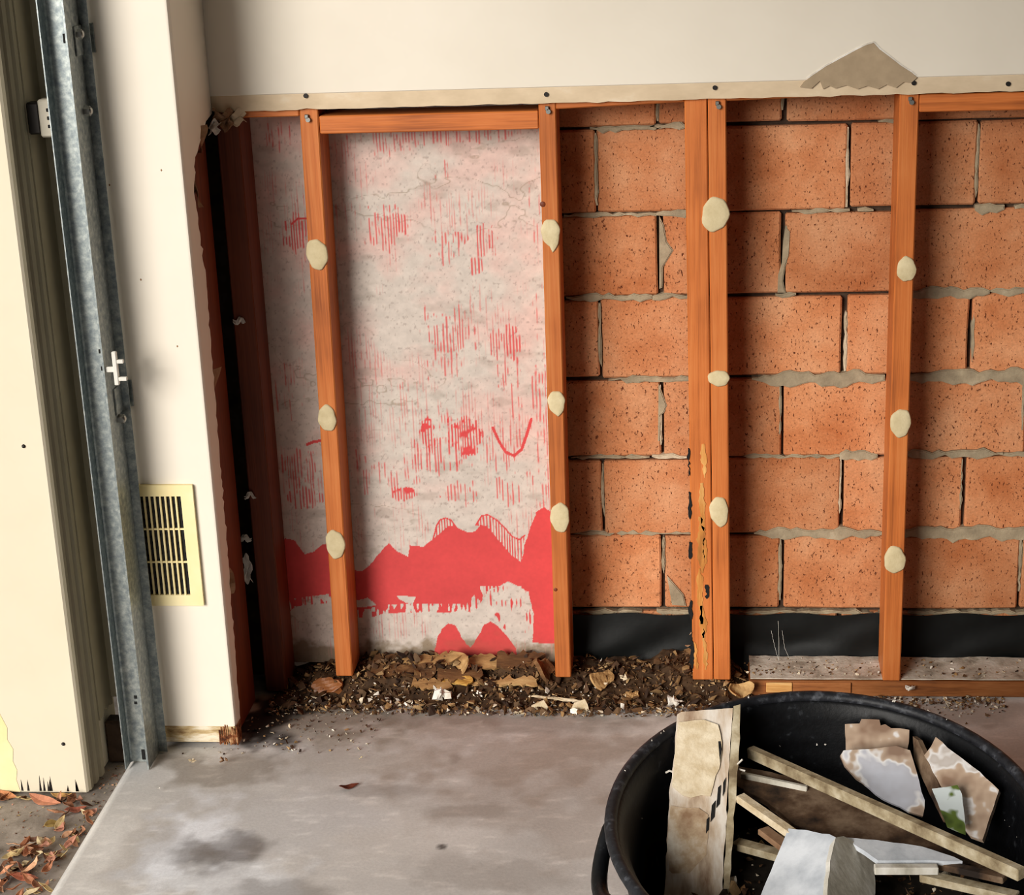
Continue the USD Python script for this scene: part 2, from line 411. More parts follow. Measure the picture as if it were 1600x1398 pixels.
# skirt on the door edge
low = np.c_[np.full(ny_, XE), gy, np.full(ny_, -0.15)]
n0 = len(V)
V = np.vstack([V, low])
sk = []
for j in range(ny_ - 1):
    sk += [(idx[0, j], idx[0, j + 1], n0 + j + 1), (idx[0, j], n0 + j + 1, n0 + j)]
F = np.vstack([F, np.array(sk)])
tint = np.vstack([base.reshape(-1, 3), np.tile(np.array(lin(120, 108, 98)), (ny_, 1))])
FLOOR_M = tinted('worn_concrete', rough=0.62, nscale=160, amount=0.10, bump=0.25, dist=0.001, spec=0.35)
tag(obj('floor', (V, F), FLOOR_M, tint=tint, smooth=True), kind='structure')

# ---- ground outside the door
tag(obj('ground', cbox(-14, XE - 0.003, -14, 3, -0.3, -0.04, 0.001), CONCRETE_OUT), kind='structure')

# ---- the rest of the garage, out of view
tag(obj('ceiling', cbox(-1.25, 5.5, -7.1, 0.4, 2.75, 2.85), ROOMPAINT), kind='structure')
tag(obj('wall_right', cbox(5.4, 5.55, -7.1, 0.3, -0.1, 2.75), ROOMPAINT), kind='structure')
tag(obj('wall_rear', cbox(-1.25, 5.55, -7.15, -7.0, -0.1, 2.75), ROOMPAINT), kind='structure')

# ---- painted plasterboard upper part of the back wall
wb = thing('wall_back', loc=(0, 0, 1.2), kind='structure')
zb = 1.2315
obj('plasterboard', cbox(XP - 0.02, 5.4, -0.010, -0.0005, zb, 2.75, 0.0015), PAINT, wb)
r = np.random.default_rng(3)
xs = np.arange(XP + 0.0, 2.0, 0.02)
lo = [(x, 1.2025 + r.normal(0, 0.0007)) for x in xs]
obj('recessed_edge', prism_xz(lo + [(xs[-1], zb + 0.004), (xs[0], zb + 0.004)], -0.0085, -0.0005), BAND, wb)
tp = [[0.2039, 1.2201], [0.2106, 1.2291], [0.2242, 1.239], [0.249, 1.2553], [0.2782, 1.2704], [0.3051, 1.2843], [0.3185, 1.2906], [0.3331, 1.2947], [0.3435, 1.2832], [0.3619, 1.2692], [0.3827, 1.2528], [0.4011, 1.241], [0.4115, 1.2317], [0.4016, 1.2229], [0.388, 1.2244], [0.3747, 1.2145], [0.3576, 1.2206], [0.343, 1.2131], [0.3236, 1.2193], [0.3066, 1.214], [0.286, 1.2214], [0.2667, 1.2162], [0.2564, 1.221], [0.2451, 1.2156], [0.2391, 1.2306], [0.2245, 1.2173]]
obj('torn_paper_patch', prism_xz(tp, -0.0122, -0.0085), KRAFT, wb)
rim = Polygon(tp).buffer(0.0028).difference(Polygon(tp).buffer(0.0002))
rim = rim.intersection(Polygon([(0.15, 1.236), (0.45, 1.236), (0.45, 1.4), (0.15, 1.4)]))
for g in getattr(rim, 'geoms', [rim]):
    obj('torn_paper_edge', prism_xz(g, -0.0114, -0.0095), GYPSUM, wb)
for (x, z) in ((-0.703, 1.228), (-0.256, 1.219), (0.051, 1.223), (0.406, 1.222), (0.572, 1.216)):
    s = trimesh.creation.cylinder(0.0042, 0.006, sections=12)
    s.apply_transform(trimesh.transformations.rotation_matrix(math.pi / 2, (1, 0, 0)))
    s.apply_translation((x, -0.0088, z))
    obj('screw', s, DARKSTEEL, wb)
# crumpled paper left in the corner where the board was cut
def crumple(x0, x1, z0, z1, y, amp, seed, t=0.0012):
    return sheet(9, 7, lambda u, v: (x0 + (x1 - x0) * u + 0.004 * math.sin(9 * v + seed), y + amp * (meshkit.noise(np.array([u * 4, v * 3, seed * 1.7])) - 0.5) * 2, z0 + (z1 - z0) * v + 0.006 * math.sin(7 * u + seed)), t)
obj('torn_paper', crumple(-0.878, -0.845, 1.172, 1.205, -0.016, 0.012, 1), BROWNPAPER, wb)
obj('torn_paper', crumple(-0.852, -0.822, 1.180, 1.204, -0.010, 0.007, 2), BAND, wb)
obj('torn_paper', crumple(-0.884, -0.868, 1.168, 1.188, -0.028, 0.012, 5), GYPSUM, wb)

# ---- brick outer skin: every brick a piece of its own
wo = thing('wall_outer', loc=(0, 0.13, 0), kind='structure')
BY, PER, LEN, ROW = 0.13, 0.2405, 0.2405, 0.1667
obj('mortar_core', cbox(-1.0, 2.0, BY + 0.016, BY + 0.10, -0.1, 2.74, 0.001), OLDMORTAR, wo)
rb = np.random.default_rng(12)
for i in range(-0, 14):
    z0 = 0.134 + ROW * i
    off = -0.055 if i % 2 == 0 else -0.175
    for k in range(-2, 9):
        x0 = off + k * PER
        if x0 + PER < -0.45 or x0 > 1.9:
            continue
        if i > 6 and x0 > 0.9:
            continue
        j = rb.normal(0, 0.0018, 5)
        gap = 0.0034
        m_ = cbox(x0 + gap + j[0], x0 + PER - gap + j[1], BY + abs(j[2]) * 1.2, BY + 0.095, z0 + 0.0034 + j[3] * 0.7, z0 + ROW - 0.0034 + j[4] * 0.7, 0.0035)
        m_ = m_.subdivide()
        v = m_.vertices.copy()
        nz = (meshkit.noise(v * 55 + i * 3.1 + k, 4) - 0.5)
        v[:, 0] += nz * 0.003
        v[:, 2] += (meshkit.noise(v * 55 + 9 + i + k * 2.3, 8) - 0.5) * 0.003
        m_ = trimesh.Trimesh(v, m_.faces, process=False)
        obj('brick', m_, BRICK, wo)
# lower course behind the membrane
for k in range(-2, 9):
    x0 = -0.175 + k * PER
    obj('brick', cbox(x0 + 0.005, x0 + PER - 0.005, BY + 0.004, BY + 0.095, -0.03, 0.128, 0.003), BRICK, wo)


def pillow(poly, y_front, y_back, mt, name, seed=0):
    P = Polygon(poly).buffer(0)
    if P.geom_type != 'Polygon':
        P = max(P.geoms, key=lambda g: g.area)
    a = prism_xz(P, y_front + 0.0018, y_back)
    Q = P.buffer(-0.0022)
    parts = [a]
    if not Q.is_empty:
        for g in getattr(Q, 'geoms', [Q]):
            if g.area > 2e-6:
                parts.append(prism_xz(g, y_front, y_front + 0.004))
    return obj(name, cat(parts), mt, wo)


rm = np.random.default_rng(5)
# bed joints: (z, x0, x1, lower half-width, upper half-width, proud)
beds = [
    (1.134, -0.185, -0.05, .006, .004, 0), (1.134, -0.07, 0.0, .004, .007, 0), (1.134, 0.36, 0.40, .005, .004, 0),
    (0.966, -0.24, -0.06, .004, .004, 0), (0.966, -0.06, 0.01, .005, .006, 0), (0.966, 0.20, 0.31, .004, .004, 0), (0.966, 0.325, 0.355, .004, .004, 0),
    (0.966, 0.545, 0.60, .011, .009, .003), (0.966, 0.62, 0.75, .005, .007, .0),
    (0.802, -0.24, -0.07, .006, .006, .001), (0.802, -0.07, 0.01, .006, .005, 0), (0.802, 0.17, 0.21, .005, .004, 0), (0.802, 0.42, 0.58, .011, .009, .003), (0.802, 0.58, 0.75, .007, .007, .001),
    (0.633, -0.16, 0.01, .005, .006, .001), (0.633, 0.125, 0.385, .015, .012, .004), (0.633, 0.42, 0.75, .013, .012, .004),
    (0.470, -0.24, -0.08, .003, .003, 0), (0.470, 0.08, 0.33, .004, .003, 0), (0.470, 0.30, 0.375, .011, .009, .002), (0.472, 0.42, 0.62, .008, .008, .004), (0.470, 0.60, 0.76, .004, .004, 0),
    (0.305, -0.24, 0.01, .003, .004, 0), (0.305, 0.13, 0.39, .011, .010, .004), (0.305, 0.42, 0.76, .014, .012, .004),
    (0.128, -0.24, -0.10, .004, .004, 0), (0.128, -0.07, 0.01, .004, .006, 0), (0.128, 0.10, 0.40, .004, .004, 0), (0.128, 0.42, 0.76, .004, .004, 0)]
for (z, x0, x1, a, b, pr) in beds:
    pillow(ragged_strip((x0, z), (x1, z), a, b, rm), BY - pr - 0.0005, BY + 0.02, MORTAR, 'mortar_joint')
pillow(ragged_strip((-0.075, 0.472), (-0.005, 0.470), .004, .004, rm), BY - 0.004, BY + 0.02, PALEMORTAR, 'mortar_joint')
# upright joints: (x, z0, z1, half-width left, right)
ups = [(-.175, .985, 1.125, .003, .003), (-.175, .66, .79, .003, .003), (-.175, .34, .455, .001, .003), (-.055, 1.145, 1.26, .004, .003), (-.057, .495, .62, .003, .002), (-.054, .215, .295, .003, .003),
       (.18, .485, .625, .003, .003), (.184, .155, .295, .003, .003), (.303, .972, 1.125, .004, .004), (.308, .645, .765, .003, .004), (.302, .345, .465, .003, .003), (.546, .985, 1.125, .003, .003), (.554, .66, .76, .003, .004),
       (.542, .35, .46, .002, .003), (.655, .52, .63, .003, .002), (.666, .175, .295, .003, .003), (.18, 1.16, 1.27, .003, .003), (.66, .82, .95, .003, .003)]
for (x, z0, z1, a, b) in ups:
    pillow(ragged_strip((x, z0), (x, z1), a, b, rm, sd=0.0009), BY + 0.001, BY + 0.02, PALEMORTAR if x in (.303, .302, -.057, .308) else MORTAR, 'mortar_joint')
# broken wedges of mortar
for poly in ([[-0.0546, 0.9625], [-0.0461, 0.9448], [-0.0403, 0.9119], [-0.0281, 0.894], [-0.0382, 0.8777], [-0.0483, 0.8613], [-0.05, 0.8203], [-0.0563, 0.8179]],
             [[-0.0599, 0.6245], [-0.0513, 0.6004], [-0.0438, 0.5789], [-0.0491, 0.5642], [-0.0569, 0.5576], [-0.0601, 0.5035], [-0.0626, 0.5036]],
             [[0.1886, 0.9402], [0.1985, 0.9275], [0.1965, 0.8798], [0.1882, 0.8572], [0.1847, 0.8293], [0.1899, 0.8062], [0.1738, 0.8065], [0.1748, 0.8422], [0.1819, 0.8649], [0.184, 0.9052]],
             [[-0.0478, 0.2113], [-0.0139, 0.1684], [-0.0088, 0.1425], [-0.0379, 0.1453]]):
    pillow(poly, BY - 0.001, BY + 0.02, MORTAR, 'mortar_joint')

# ---- the pier at the left that ends the wall beside the door
wl = thing('wall_left', loc=(XP, YP, 0), kind='structure')
front = prism_xy([(-1.078, YP), (XP - 0.007, YP), (XP - 0.003, YP + 0.0015), (XP - 0.0008, YP + 0.005), (XP, YP + 0.010), (XP - 0.012, YP + 0.012), (-1.078, YP + 0.012)], 0.045, 2.75)
obj('front_lining', front, PIER_PAINT, wl, smooth=25)
rg = [[-0.058, 1.192], [-0.155, 1.137], [-0.183, 1.084], [-0.154, 0.924], [-0.163, 0.793], [-0.169, 0.67], [-0.178, 0.52], [-0.18, 0.404], [-0.19, 0.275], [-0.2, 0.102], [-0.202, 0.045]]
r = np.random.default_rng(17)
rag = []
for (a, b) in zip(rg, rg[1:]):
    a, b = np.array(a), np.array(b)
    k = int(np.hypot(*(b - a)) / 0.010)
    for i in range(k):
        rag.append(tuple(a + (b - a) * i / k + np.array([r.normal(0, 0.0032), 0]) * (i > 0)))
rag.append(tuple(rg[-1]))
obj('side_lining', prism_yz([(YP + 0.009, 2.75), (-0.010, 2.75), (-0.010, 1.200)] + rag + [(YP + 0.009, 0.045)], XP - 0.010, XP), PIER_PAINT, wl)
for (x, z) in [[-0.9808, 0.9365], [-0.9233, 1.1329], [-1.0199, 1.1089], [-0.9257, 0.8118]]:
    s = trimesh.creation.icosphere(1, 0.0016)
    s.apply_scale((1, 0.3, 1.3))
    s.apply_translation((x, YP, z))
    obj('dent', s, BROWNPAPER, wl)
# torn brown paper along the cut
for (y, z, l, w, s) in ((-0.10, 1.19, 0.05, 0.016, 1), (-0.158, 0.745, 0.085, 0.022, 2), (-0.172, 0.58, 0.05, 0.012, 3), (-0.150, 1.10, 0.05, 0.02, 4), (-0.183, 0.36, 0.06, 0.008, 6)):
    obj('torn_paper', sheet(8, 4, lambda u, v: (XP - 0.002 + 0.012 * math.sin(3 * u + s) * v, y + w * (v - 0.3) * (1 - 0.6 * u) + 0.006 * math.sin(8 * u + s), z - l * u), 0.001), BROWNPAPER, wl)
obj('base_board', prism_xy([(-1.078, YP + 0.0005), (XP - 0.004, YP + 0.0005), (XP, YP + 0.006), (XP, YP + 0.03), (XP - 0.01, YP + 0.03), (XP - 0.01, YP + 0.012), (-1.078, YP + 0.012)], 0.010, 0.045), DAMP, wl)
# rusted corner bead showing at the foot
rbd = np.random.default_rng(6)
teeth = [cbox(XP - 0.036 + i * 0.0042, XP - 0.036 + i * 0.0042 + rbd.uniform(.0022, .0038), YP - 0.0012, YP + 0.004, 0.004 + rbd.uniform(0, .004), 0.044 + rbd.uniform(-.016, .008), 0.0005) for i in range(9)]
obj('corner_bead', cat(teeth + [prism_xz(ragged_strip((XP - 0.036, 0.018), (XP, 0.022), .006, .006, rbd, step=.004, sd=.0016), YP - 0.0008, YP + 0.003), cbox(XP - 0.002, XP + 0.0012, YP - 0.0005, YP + 0.03, 0.004, 0.046, 0.0006)]), RUST, wl)
# timber inside the pier, and its dark back
obj('frame_timber', cbox(XP - 0.046, XP - 0.011, -0.165, -0.035, 0.002, 2.4), W_RED, wl)
obj('frame_timber', cbox(XP - 0.048, XP - 0.011, YP + 0.013, -0.172, 0.002, 2.4), W_RED, wl)
obj('back_lining', cbox(-1.11, -1.078, YP, 0.2, -0.04, 2.75, 0.001), JAMB_PAINT, wl)
obj('cavity_lining', cbox(-1.078, XP - 0.0, 0.09, 0.10, 0, 2.75, 0.001), OLDMORTAR, wl)
# wall over the door opening
obj('door_head', cbox(-1.25, -1.083, -5.3, YP - 0.13, 2.62, 2.75, 0.002), ROOMPAINT, wl)
obj('door_side', cbox(-1.25, -1.083, -7.0, -5.3, -0.04, 2.75, 0.002), ROOMPAINT, wl)

# ---- cream door post outside the slab, with its ribbed jamb
tr = thing('trim_1', loc=(-1.15, -0.36, -0.04), kind='structure')
yq = -0.357
obj('post', prism_xy([(-1.6, yq), (-1.154, yq), (-1.150, yq + 0.004), (-1.150, -0.16), (-1.6, -0.16)], -0.036, 2.75), POST_PAINT, tr)
jamb = [(-1.150, yq + 0.004), (-1.1455, yq + 0.008), (-1.1455, -0.336), (-1.1490, -0.334), (-1.1490, -0.330), (-1.1435, -0.326), (-1.1435, -0.308), (-1.147, -0.306), (-1.147, -0.302), (-1.1405, -0.298), (-1.1405, -0.282), (-1.150, -0.280)]
obj('ribbed_jamb', prism_xy(jamb, -0.034, 2.75), JAMB_PAINT, tr)
r = np.random.default_rng(8)
up_ = [(-0.281, 2.75), (-0.20, 2.75), (-0.20, 0.075)] + [(y, 0.07 + r.uniform(0, 0.02)) for y in np.arange(-0.21, -0.28, -0.01)] + [(-0.281, 0.085)]
obj('inner_jamb', prism_yz(up_, -1.150, -1.138), JAMB_PAINT, tr)
obj('jamb_return', cbox(-1.150, -1.10, -0.205, -0.165, 0.09, 2.75, 0.004), JAMB_PAINT, tr)
obj('backing_block', cbox(-1.148, -1.112, -0.235, -0.20, -0.038, 0.052, 0.004), OLDMORTAR, tr)
r = np.random.default_rng(4)
for k in range(11):     # rotted foot: splits in the paint and dark gaps
    x = r.uniform(-1.29, -1.165)
    h = r.uniform(0.008, 0.034)
    obj('paint_split', prism_xz([(x - 0.0022, -0.034), (x + 0.0022, -0.034), (x + r.uniform(-.001, .001), -0.034 + h)], yq - 0.0006, yq + 0.002), DARKSTEEL, tr)
pl = [(-1.37, -0.036), (-1.284, -0.036), (-1.289, -0.01), (-1.285, 0.01), (-1.291, 0.03), (-1.287, 0.055), (-1.296, 0.075), (-1.293, 0.10), (-1.304, 0.13), (-1.37, 0.14)]
obj('peeling_paint', prism_xz(pl, yq - 0.0007, yq + 0.001), VENT, tr)
for (x, z) in [[-1.19, 0.6623], [-1.1871, 0.0669]]:
    s = trimesh.creation.icosphere(1, 0.0038)
    s.apply_translation((x, yq, z))
    obj('nail', s, DARKSTEEL, tr)

# ================================================================== THINGS
# ---- studs
def daub_mesh(x, z, w, h, y, drip=0.0, seed=0):
    r = np.random.default_rng(seed)
    n = 26
    ph = r.uniform(0, 6.28, 3)
    pts = []
    for k in range(n):
        t = 2 * math.pi * k / n
        e = 1 + 0.05 * math.sin(2 * t + ph[0]) + 0.04 * math.sin(3 * t + ph[1]) + 0.03 * math.sin(7 * t + ph[2])
        px, pz = w / 2 * math.cos(t) * e, h / 2 * math.sin(t) * e
        if drip and math.sin(t) < -0.3 and math.cos(t) > 0.1:
            pz -= drip * (-math.sin(t) - 0.3)
        pts.append((px, pz))
    pts = np.array(pts)
    V, F = [], []
    for s, yy in ((1.0, 0.001), (1.0, -0.002), (0.9, -0.0042), (0.55, -0.0052)):
        V += [(x + p[0] * s, y + yy, z + p[1] * s) for p in pts]
    V += [(x, y - 0.0052, z), (x, y + 0.001, z)]
    for l in range(3):
        for k in range(n):
            a, b = l * n + k, l * n + (k + 1) % n
            F += [(a, b, b + n), (a, b + n, a + n)]
    for k in range(n):
        F += [(3 * n + k, 3 * n + (k + 1) % n, 4 * n), ((k + 1) % n, k, 4 * n + 1)]
    m = trimesh.Trimesh(V, F, process=False)
    m.fix_normals()
    return m


def stud(x0, x1, z0, label, daubs=(), screws=(), top=2.4, y0=0.0, depth=0.09, mt=W_STUD, lean=0.0):
    t = thing('timber_stud', label, 'stud', ((x0 + x1) / 2, y0, z0), group=None)
    m = cbox(x0, x1, y0, y0 + depth, z0, top, 0.0022)
    v = m.vertices.copy()
    v[:, 0] += lean * (v[:, 2] - 0.6)
    obj('shaft', trimesh.Trimesh(v, m.faces, process=False), mt, t)
    for i, (x, z, w, h, dr) in enumerate(daubs):
        obj('adhesive_daub', daub_mesh(x, z, w, h, y0, dr, int(abs(x * 1000)) + i), DAUB, t, smooth=50)
    for (x, z) in screws:
        s = trimesh.creation.cylinder(0.0045, 0.008, sections=10)
        s.apply_transform(trimesh.transformations.rotation_matrix(math.pi / 2, (1, 0, 0)))
        s.apply_translation((x, y0 - 0.003, z))
        n_ = cbox(x - 0.006, x + 0.001, y0 - 0.007, y0 - 0.001, z + 0.002, z + 0.010, 0.001)
        obj('screw', cat([s, n_]), ZINC, t)
    return t


K = 1 / 845.0
s0 = stud(-0.880, -0.836, 0.004, 'dark red corner stud in the shadow between pier and painted board', mt=W_RED)
for (x, z, w, h, s) in [(*p, 0.018, 0.006, i) for i, p in enumerate([[-0.8673, 0.799], [-0.8761, 0.4399], [-0.8931, 0.3479]])]:
    obj('plaster_scrap', crumple(x - w / 2, x + w / 2, z - h / 2, z + h / 2, -0.004, 0.003, s + 3), GYPSUM, s0)
obj('plaster_scrap', crumple(*[-0.9034, -0.8862, 0.253, 0.3118], -0.006, 0.004, 9), GYPSUM, s0)
stud(-0.7245, -0.6895, 0.040, 'orange pine stud standing in front of the left part of the painted board',
     [(-0.705, 0.927, 35 * K, 51 * K, 0), (-0.7085, 0.599, 32 * K, 44 * K, 0), (-0.7105, 0.333, 32 * K, 54 * K, 0)], [(-0.703, 1.183)], lean=0.009)
s2 = stud(-0.2735, -0.2415, 0.040, 'orange pine stud at the right edge of the painted board, before the first bare bricks',
     [(-0.2565, 0.961, 32 * K, 42 * K, 0.016), (-0.2555, 0.627, 30 * K, 38 * K, 0.006), (-0.2555, 0.389, 34 * K, 50 * K, 0)], [(-0.2535, 1.187)], lean=0.003)
for (x, z, rr) in (*[(*p, .0055) for p in [[-0.2697, 1.0145]]], *[(*p, .004) for p in [[-0.2691, 0.2341]]]):
    k_ = trimesh.creation.icosphere(1, rr)
    k_.apply_scale((1, 0.4, 1))
    k_.apply_translation((x, 0, z))
    obj('knot', k_, W_RED, s2)
sa = stud(0.0, 0.0412, 0.036, 'termite-eaten orange stud, left half of the paired studs in the middle', (), (), lean=-0.007)
stud(0.0425, 0.0758, 0.036, 'sound orange stud, right half of the paired studs in the middle',
     [(0.0515, 0.989, 44 * K, 54 * K, 0), (0.0575, 0.672, 34 * K, 28 * K, 0), (0.0575, 0.401, 32 * K, 50 * K, 0.004)], [(0.058, 1.188)], lean=-0.007)
stud(0.383, 0.418, 0.036, 'orange pine stud rising from the bottom plate behind the black tub',
     [(0.4045, 0.879, 29 * K, 42 * K, 0), (0.4025, 0.579, 32 * K, 50 * K, 0), (0.3995, 0.298, 37 * K, 46 * K, 0)], [(0.404, 1.187)])
# insect galleries in the left of the pair
r = np.random.default_rng(21)
for (a, z0, z1, w) in ((0.030, .47, .54, .008), (0.027, .36, .46, .010), (0.024, .27, .39, .012), (0.032, .29, .345, .008), (0.022, .16, .28, .010), (0.030, .06, .15, .008), (0.026, .13, .20, .012), (0.012, .06, .12, .007)):
    obj('eaten_patch', prism_xz(ragged_strip((a + 0.005 * (z0 < .3) * 0, z0), (a - 0.004, z1), w / 2, w / 2, r, step=0.006, sd=0.0012), -0.0012, 0.004), W_EATEN, sa)
for (a, z0, z1, w) in ((-0.0005, .475, .53, .004), (0.0005, .385, .44, .005), (0.001, .30, .335, .006), (0.001, .17, .21, .006), (0.0025, .06, .13, .007), (0.033, .215, .245, .005)):
    obj('dark_hole', prism_xz(ragged_strip((a, z0), (a, z1), w / 2, w / 2, r, step=0.005, sd=0.0012), -0.0016, 0.004), DARKHOLE, sa)
for i, (x, z, s) in enumerate(((-0.005, .115, .014), (-0.007, .085, .012), (-0.004, .06, .012), (0.0, .14, .008))):
    ch = turned(chunk(r, s * 1.6, 0.5), r)
    ch.apply_translation((x, -0.002, z))
    obj('rotten_flake', ch, BROWNPAPER, sa)

# ---- noggings
def nog(x0, x1, z0, z1, z0b, label, y0=0.001):
    m = cbox(x0, x1, y0, y0 + 0.088, z0, z1, 0.002)
    v = m.vertices.copy()
    v[:, 2] += (z0b - z0) * (v[:, 0] - x0) / (x1 - x0)
    return tag(obj('nogging', trimesh.Trimesh(v, m.faces, process=False), W_NOG), label, 'nogging')


nog(-0.683, -0.2725, 1.1550, 1.1885, 1.1545, 'orange nogging joining two studs over the painted board')
nog(-0.835, -0.7205, 1.189, 1.222, 1.189, 'thin strip of orange nogging left of the leftmost bright stud, under the cut plasterboard edge')
nog(-0.2400, -0.0035, 1.1900, 1.222, 1.197, 'thin strip of orange nogging above the narrow brick bay')
nog(0.0720, 0.3825, 1.1970, 1.226, 1.203, 'sliver of orange nogging above the middle brick bay')
nog(0.4185, 0.85, 1.1680, 1.2005, 1.1660, 'orange nogging at the top right corner of the frame')
tag(obj('timber_stud', cbox(0.852, 0.887, 0, 0.09, 0.036, 2.4), W_STUD), 'orange stud just beyond the right edge of the picture', 'stud')
tag(obj('timber_stud', cbox(1.302, 1.337, 0, 0.09, 0.036, 2.4), W_STUD), 'orange stud at the far right end of the frame, outside the picture', 'stud')
nog(0.889, 1.30, 1.168, 1.2005, 1.168, 'orange nogging between the two studs beyond the right picture edge')

# ---- painted fibre board behind the left studs; its red paint is the board's own colour
bx0, bx1, bz0, bz1, byy = -0.872, -0.243, 0.03, 1.30, 0.0905
nx_, nz_ = 500, 640
X_, Z_ = np.meshgrid(np.linspace(bx0, bx1, nx_), np.linspace(bz0, bz1, nz_), indexing='ij')
P3 = np.stack([X_, 0 * X_, Z_], -1)
import shapely
def inside(poly, blur=0.0, grow=0.0):
    P = Polygon(poly).buffer(0)
    if grow:
        P = P.buffer(grow)
    wx = X_ + (meshkit.fbm(P3 * 90, 3, 40) - 0.5) * 0.004
    wz = Z_ + (meshkit.fbm(P3 * 90, 3, 41) - 0.5) * 0.004
    return shapely.contains_xy(P, wx.ravel(), wz.ravel()).reshape(X_.shape)
redL = [[-0.8765, 0.3035], [-0.8567, 0.2978], [-0.8353, 0.312], [-0.8129, 0.3048], [-0.7975, 0.2763], [-0.777, 0.2805], [-0.7555, 0.2976], [-0.7216, 0.3032], [-0.7022, 0.2719], [-0.6948, 0.2404], [-0.679, 0.2361], [-0.6576, 0.2547], [-0.6359, 0.2803], [-0.6187, 0.3001], [-0.5998, 0.2802], [-0.5791, 0.2688], [-0.575, 0.2943], [-0.5485, 0.2915], [-0.5319, 0.3041], [-0.5153, 0.3168], [-0.4931, 0.3364], [-0.4772, 0.3363], [-0.4541, 0.3222], [-0.4381, 0.325], [-0.427, 0.339], [-0.4113, 0.3361], [-0.3889, 0.3038], [-0.3638, 0.2714], [-0.3445, 0.2572], [-0.3365, 0.2967], [-0.3263, 0.3247], [-0.3105, 0.3664], [-0.2944, 0.3774], [-0.2791, 0.3663], [-0.2361, 0.3661], [-0.245, 0.0386], [-0.2801, 0.0735], [-0.3269, 0.0762], [-0.3234, 0.1401], [-0.3324, 0.186], [-0.3558, 0.2003], [-0.3794, 0.2089], [-0.4131, 0.1974], [-0.446, 0.147], [-0.5025, 0.144], [-0.5834, 0.1439], [-0.6375, 0.1423], [-0.6722, 0.1306], [-0.7058, 0.1364], [-0.7514, 0.1654], [-0.8269, 0.1566], [-0.8566, 0.1273], [-0.8909, 0.1272]]
bump1 = [[-0.537, 0.049], [-0.5284, 0.0843], [-0.5179, 0.1062], [-0.5037, 0.1194], [-0.4891, 0.115], [-0.478, 0.0932], [-0.4682, 0.0728], [-0.4578, 0.064], [-0.4432, 0.089], [-0.4272, 0.1181], [-0.4148, 0.1254], [-0.3992, 0.1138], [-0.3813, 0.0906], [-0.3635, 0.0644], [-0.3616, 0.0439]]
white1 = [[-0.6953, 0.1713], [-0.6692, 0.1771], [-0.6525, 0.1626], [-0.6692, 0.1568], [-0.6936, 0.1568]]
white2 = [[-0.6081, 0.1829], [-0.5679, 0.1801], [-0.5756, 0.1627], [-0.602, 0.1714]]
arc1 = [[-0.5266, 0.3027], [-0.5169, 0.3365], [-0.5083, 0.3504], [-0.4975, 0.3546], [-0.4871, 0.3504], [-0.4772, 0.3363]]
arc2 = [[-0.4349, 0.339], [-0.4235, 0.3585], [-0.4102, 0.3612], [-0.3923, 0.35], [-0.3747, 0.3304], [-0.3622, 0.3136], [-0.3466, 0.3065], [-0.3358, 0.3163]]
fill1 = [[-0.5266, 0.3027], [-0.5169, 0.3365], [-0.5083, 0.3504], [-0.4975, 0.3546], [-0.4871, 0.3504], [-0.4772, 0.3363], [-0.4931, 0.3364]]
fill2 = [[-0.4349, 0.339], [-0.4235, 0.3585], [-0.4102, 0.3612], [-0.3923, 0.35], [-0.3747, 0.3304], [-0.3622, 0.3136], [-0.3466, 0.3065], [-0.3358, 0.3163], [-0.3445, 0.2572], [-0.3638, 0.2714], [-0.3889, 0.3038], [-0.4113, 0.3361]]
arc3 = [[-0.3921, 0.5475], [-0.3804, 0.5177], [-0.3683, 0.4959], [-0.3517, 0.4876], [-0.3357, 0.5011], [-0.3228, 0.5362], [-0.3141, 0.5643]]
arc4 = [[-0.7731, 0.5153], [-0.7595, 0.5207], [-0.7395, 0.5233]]
arc5 = [[-0.7713, 0.9685], [-0.7578, 0.9784], [-0.7387, 0.9793]]
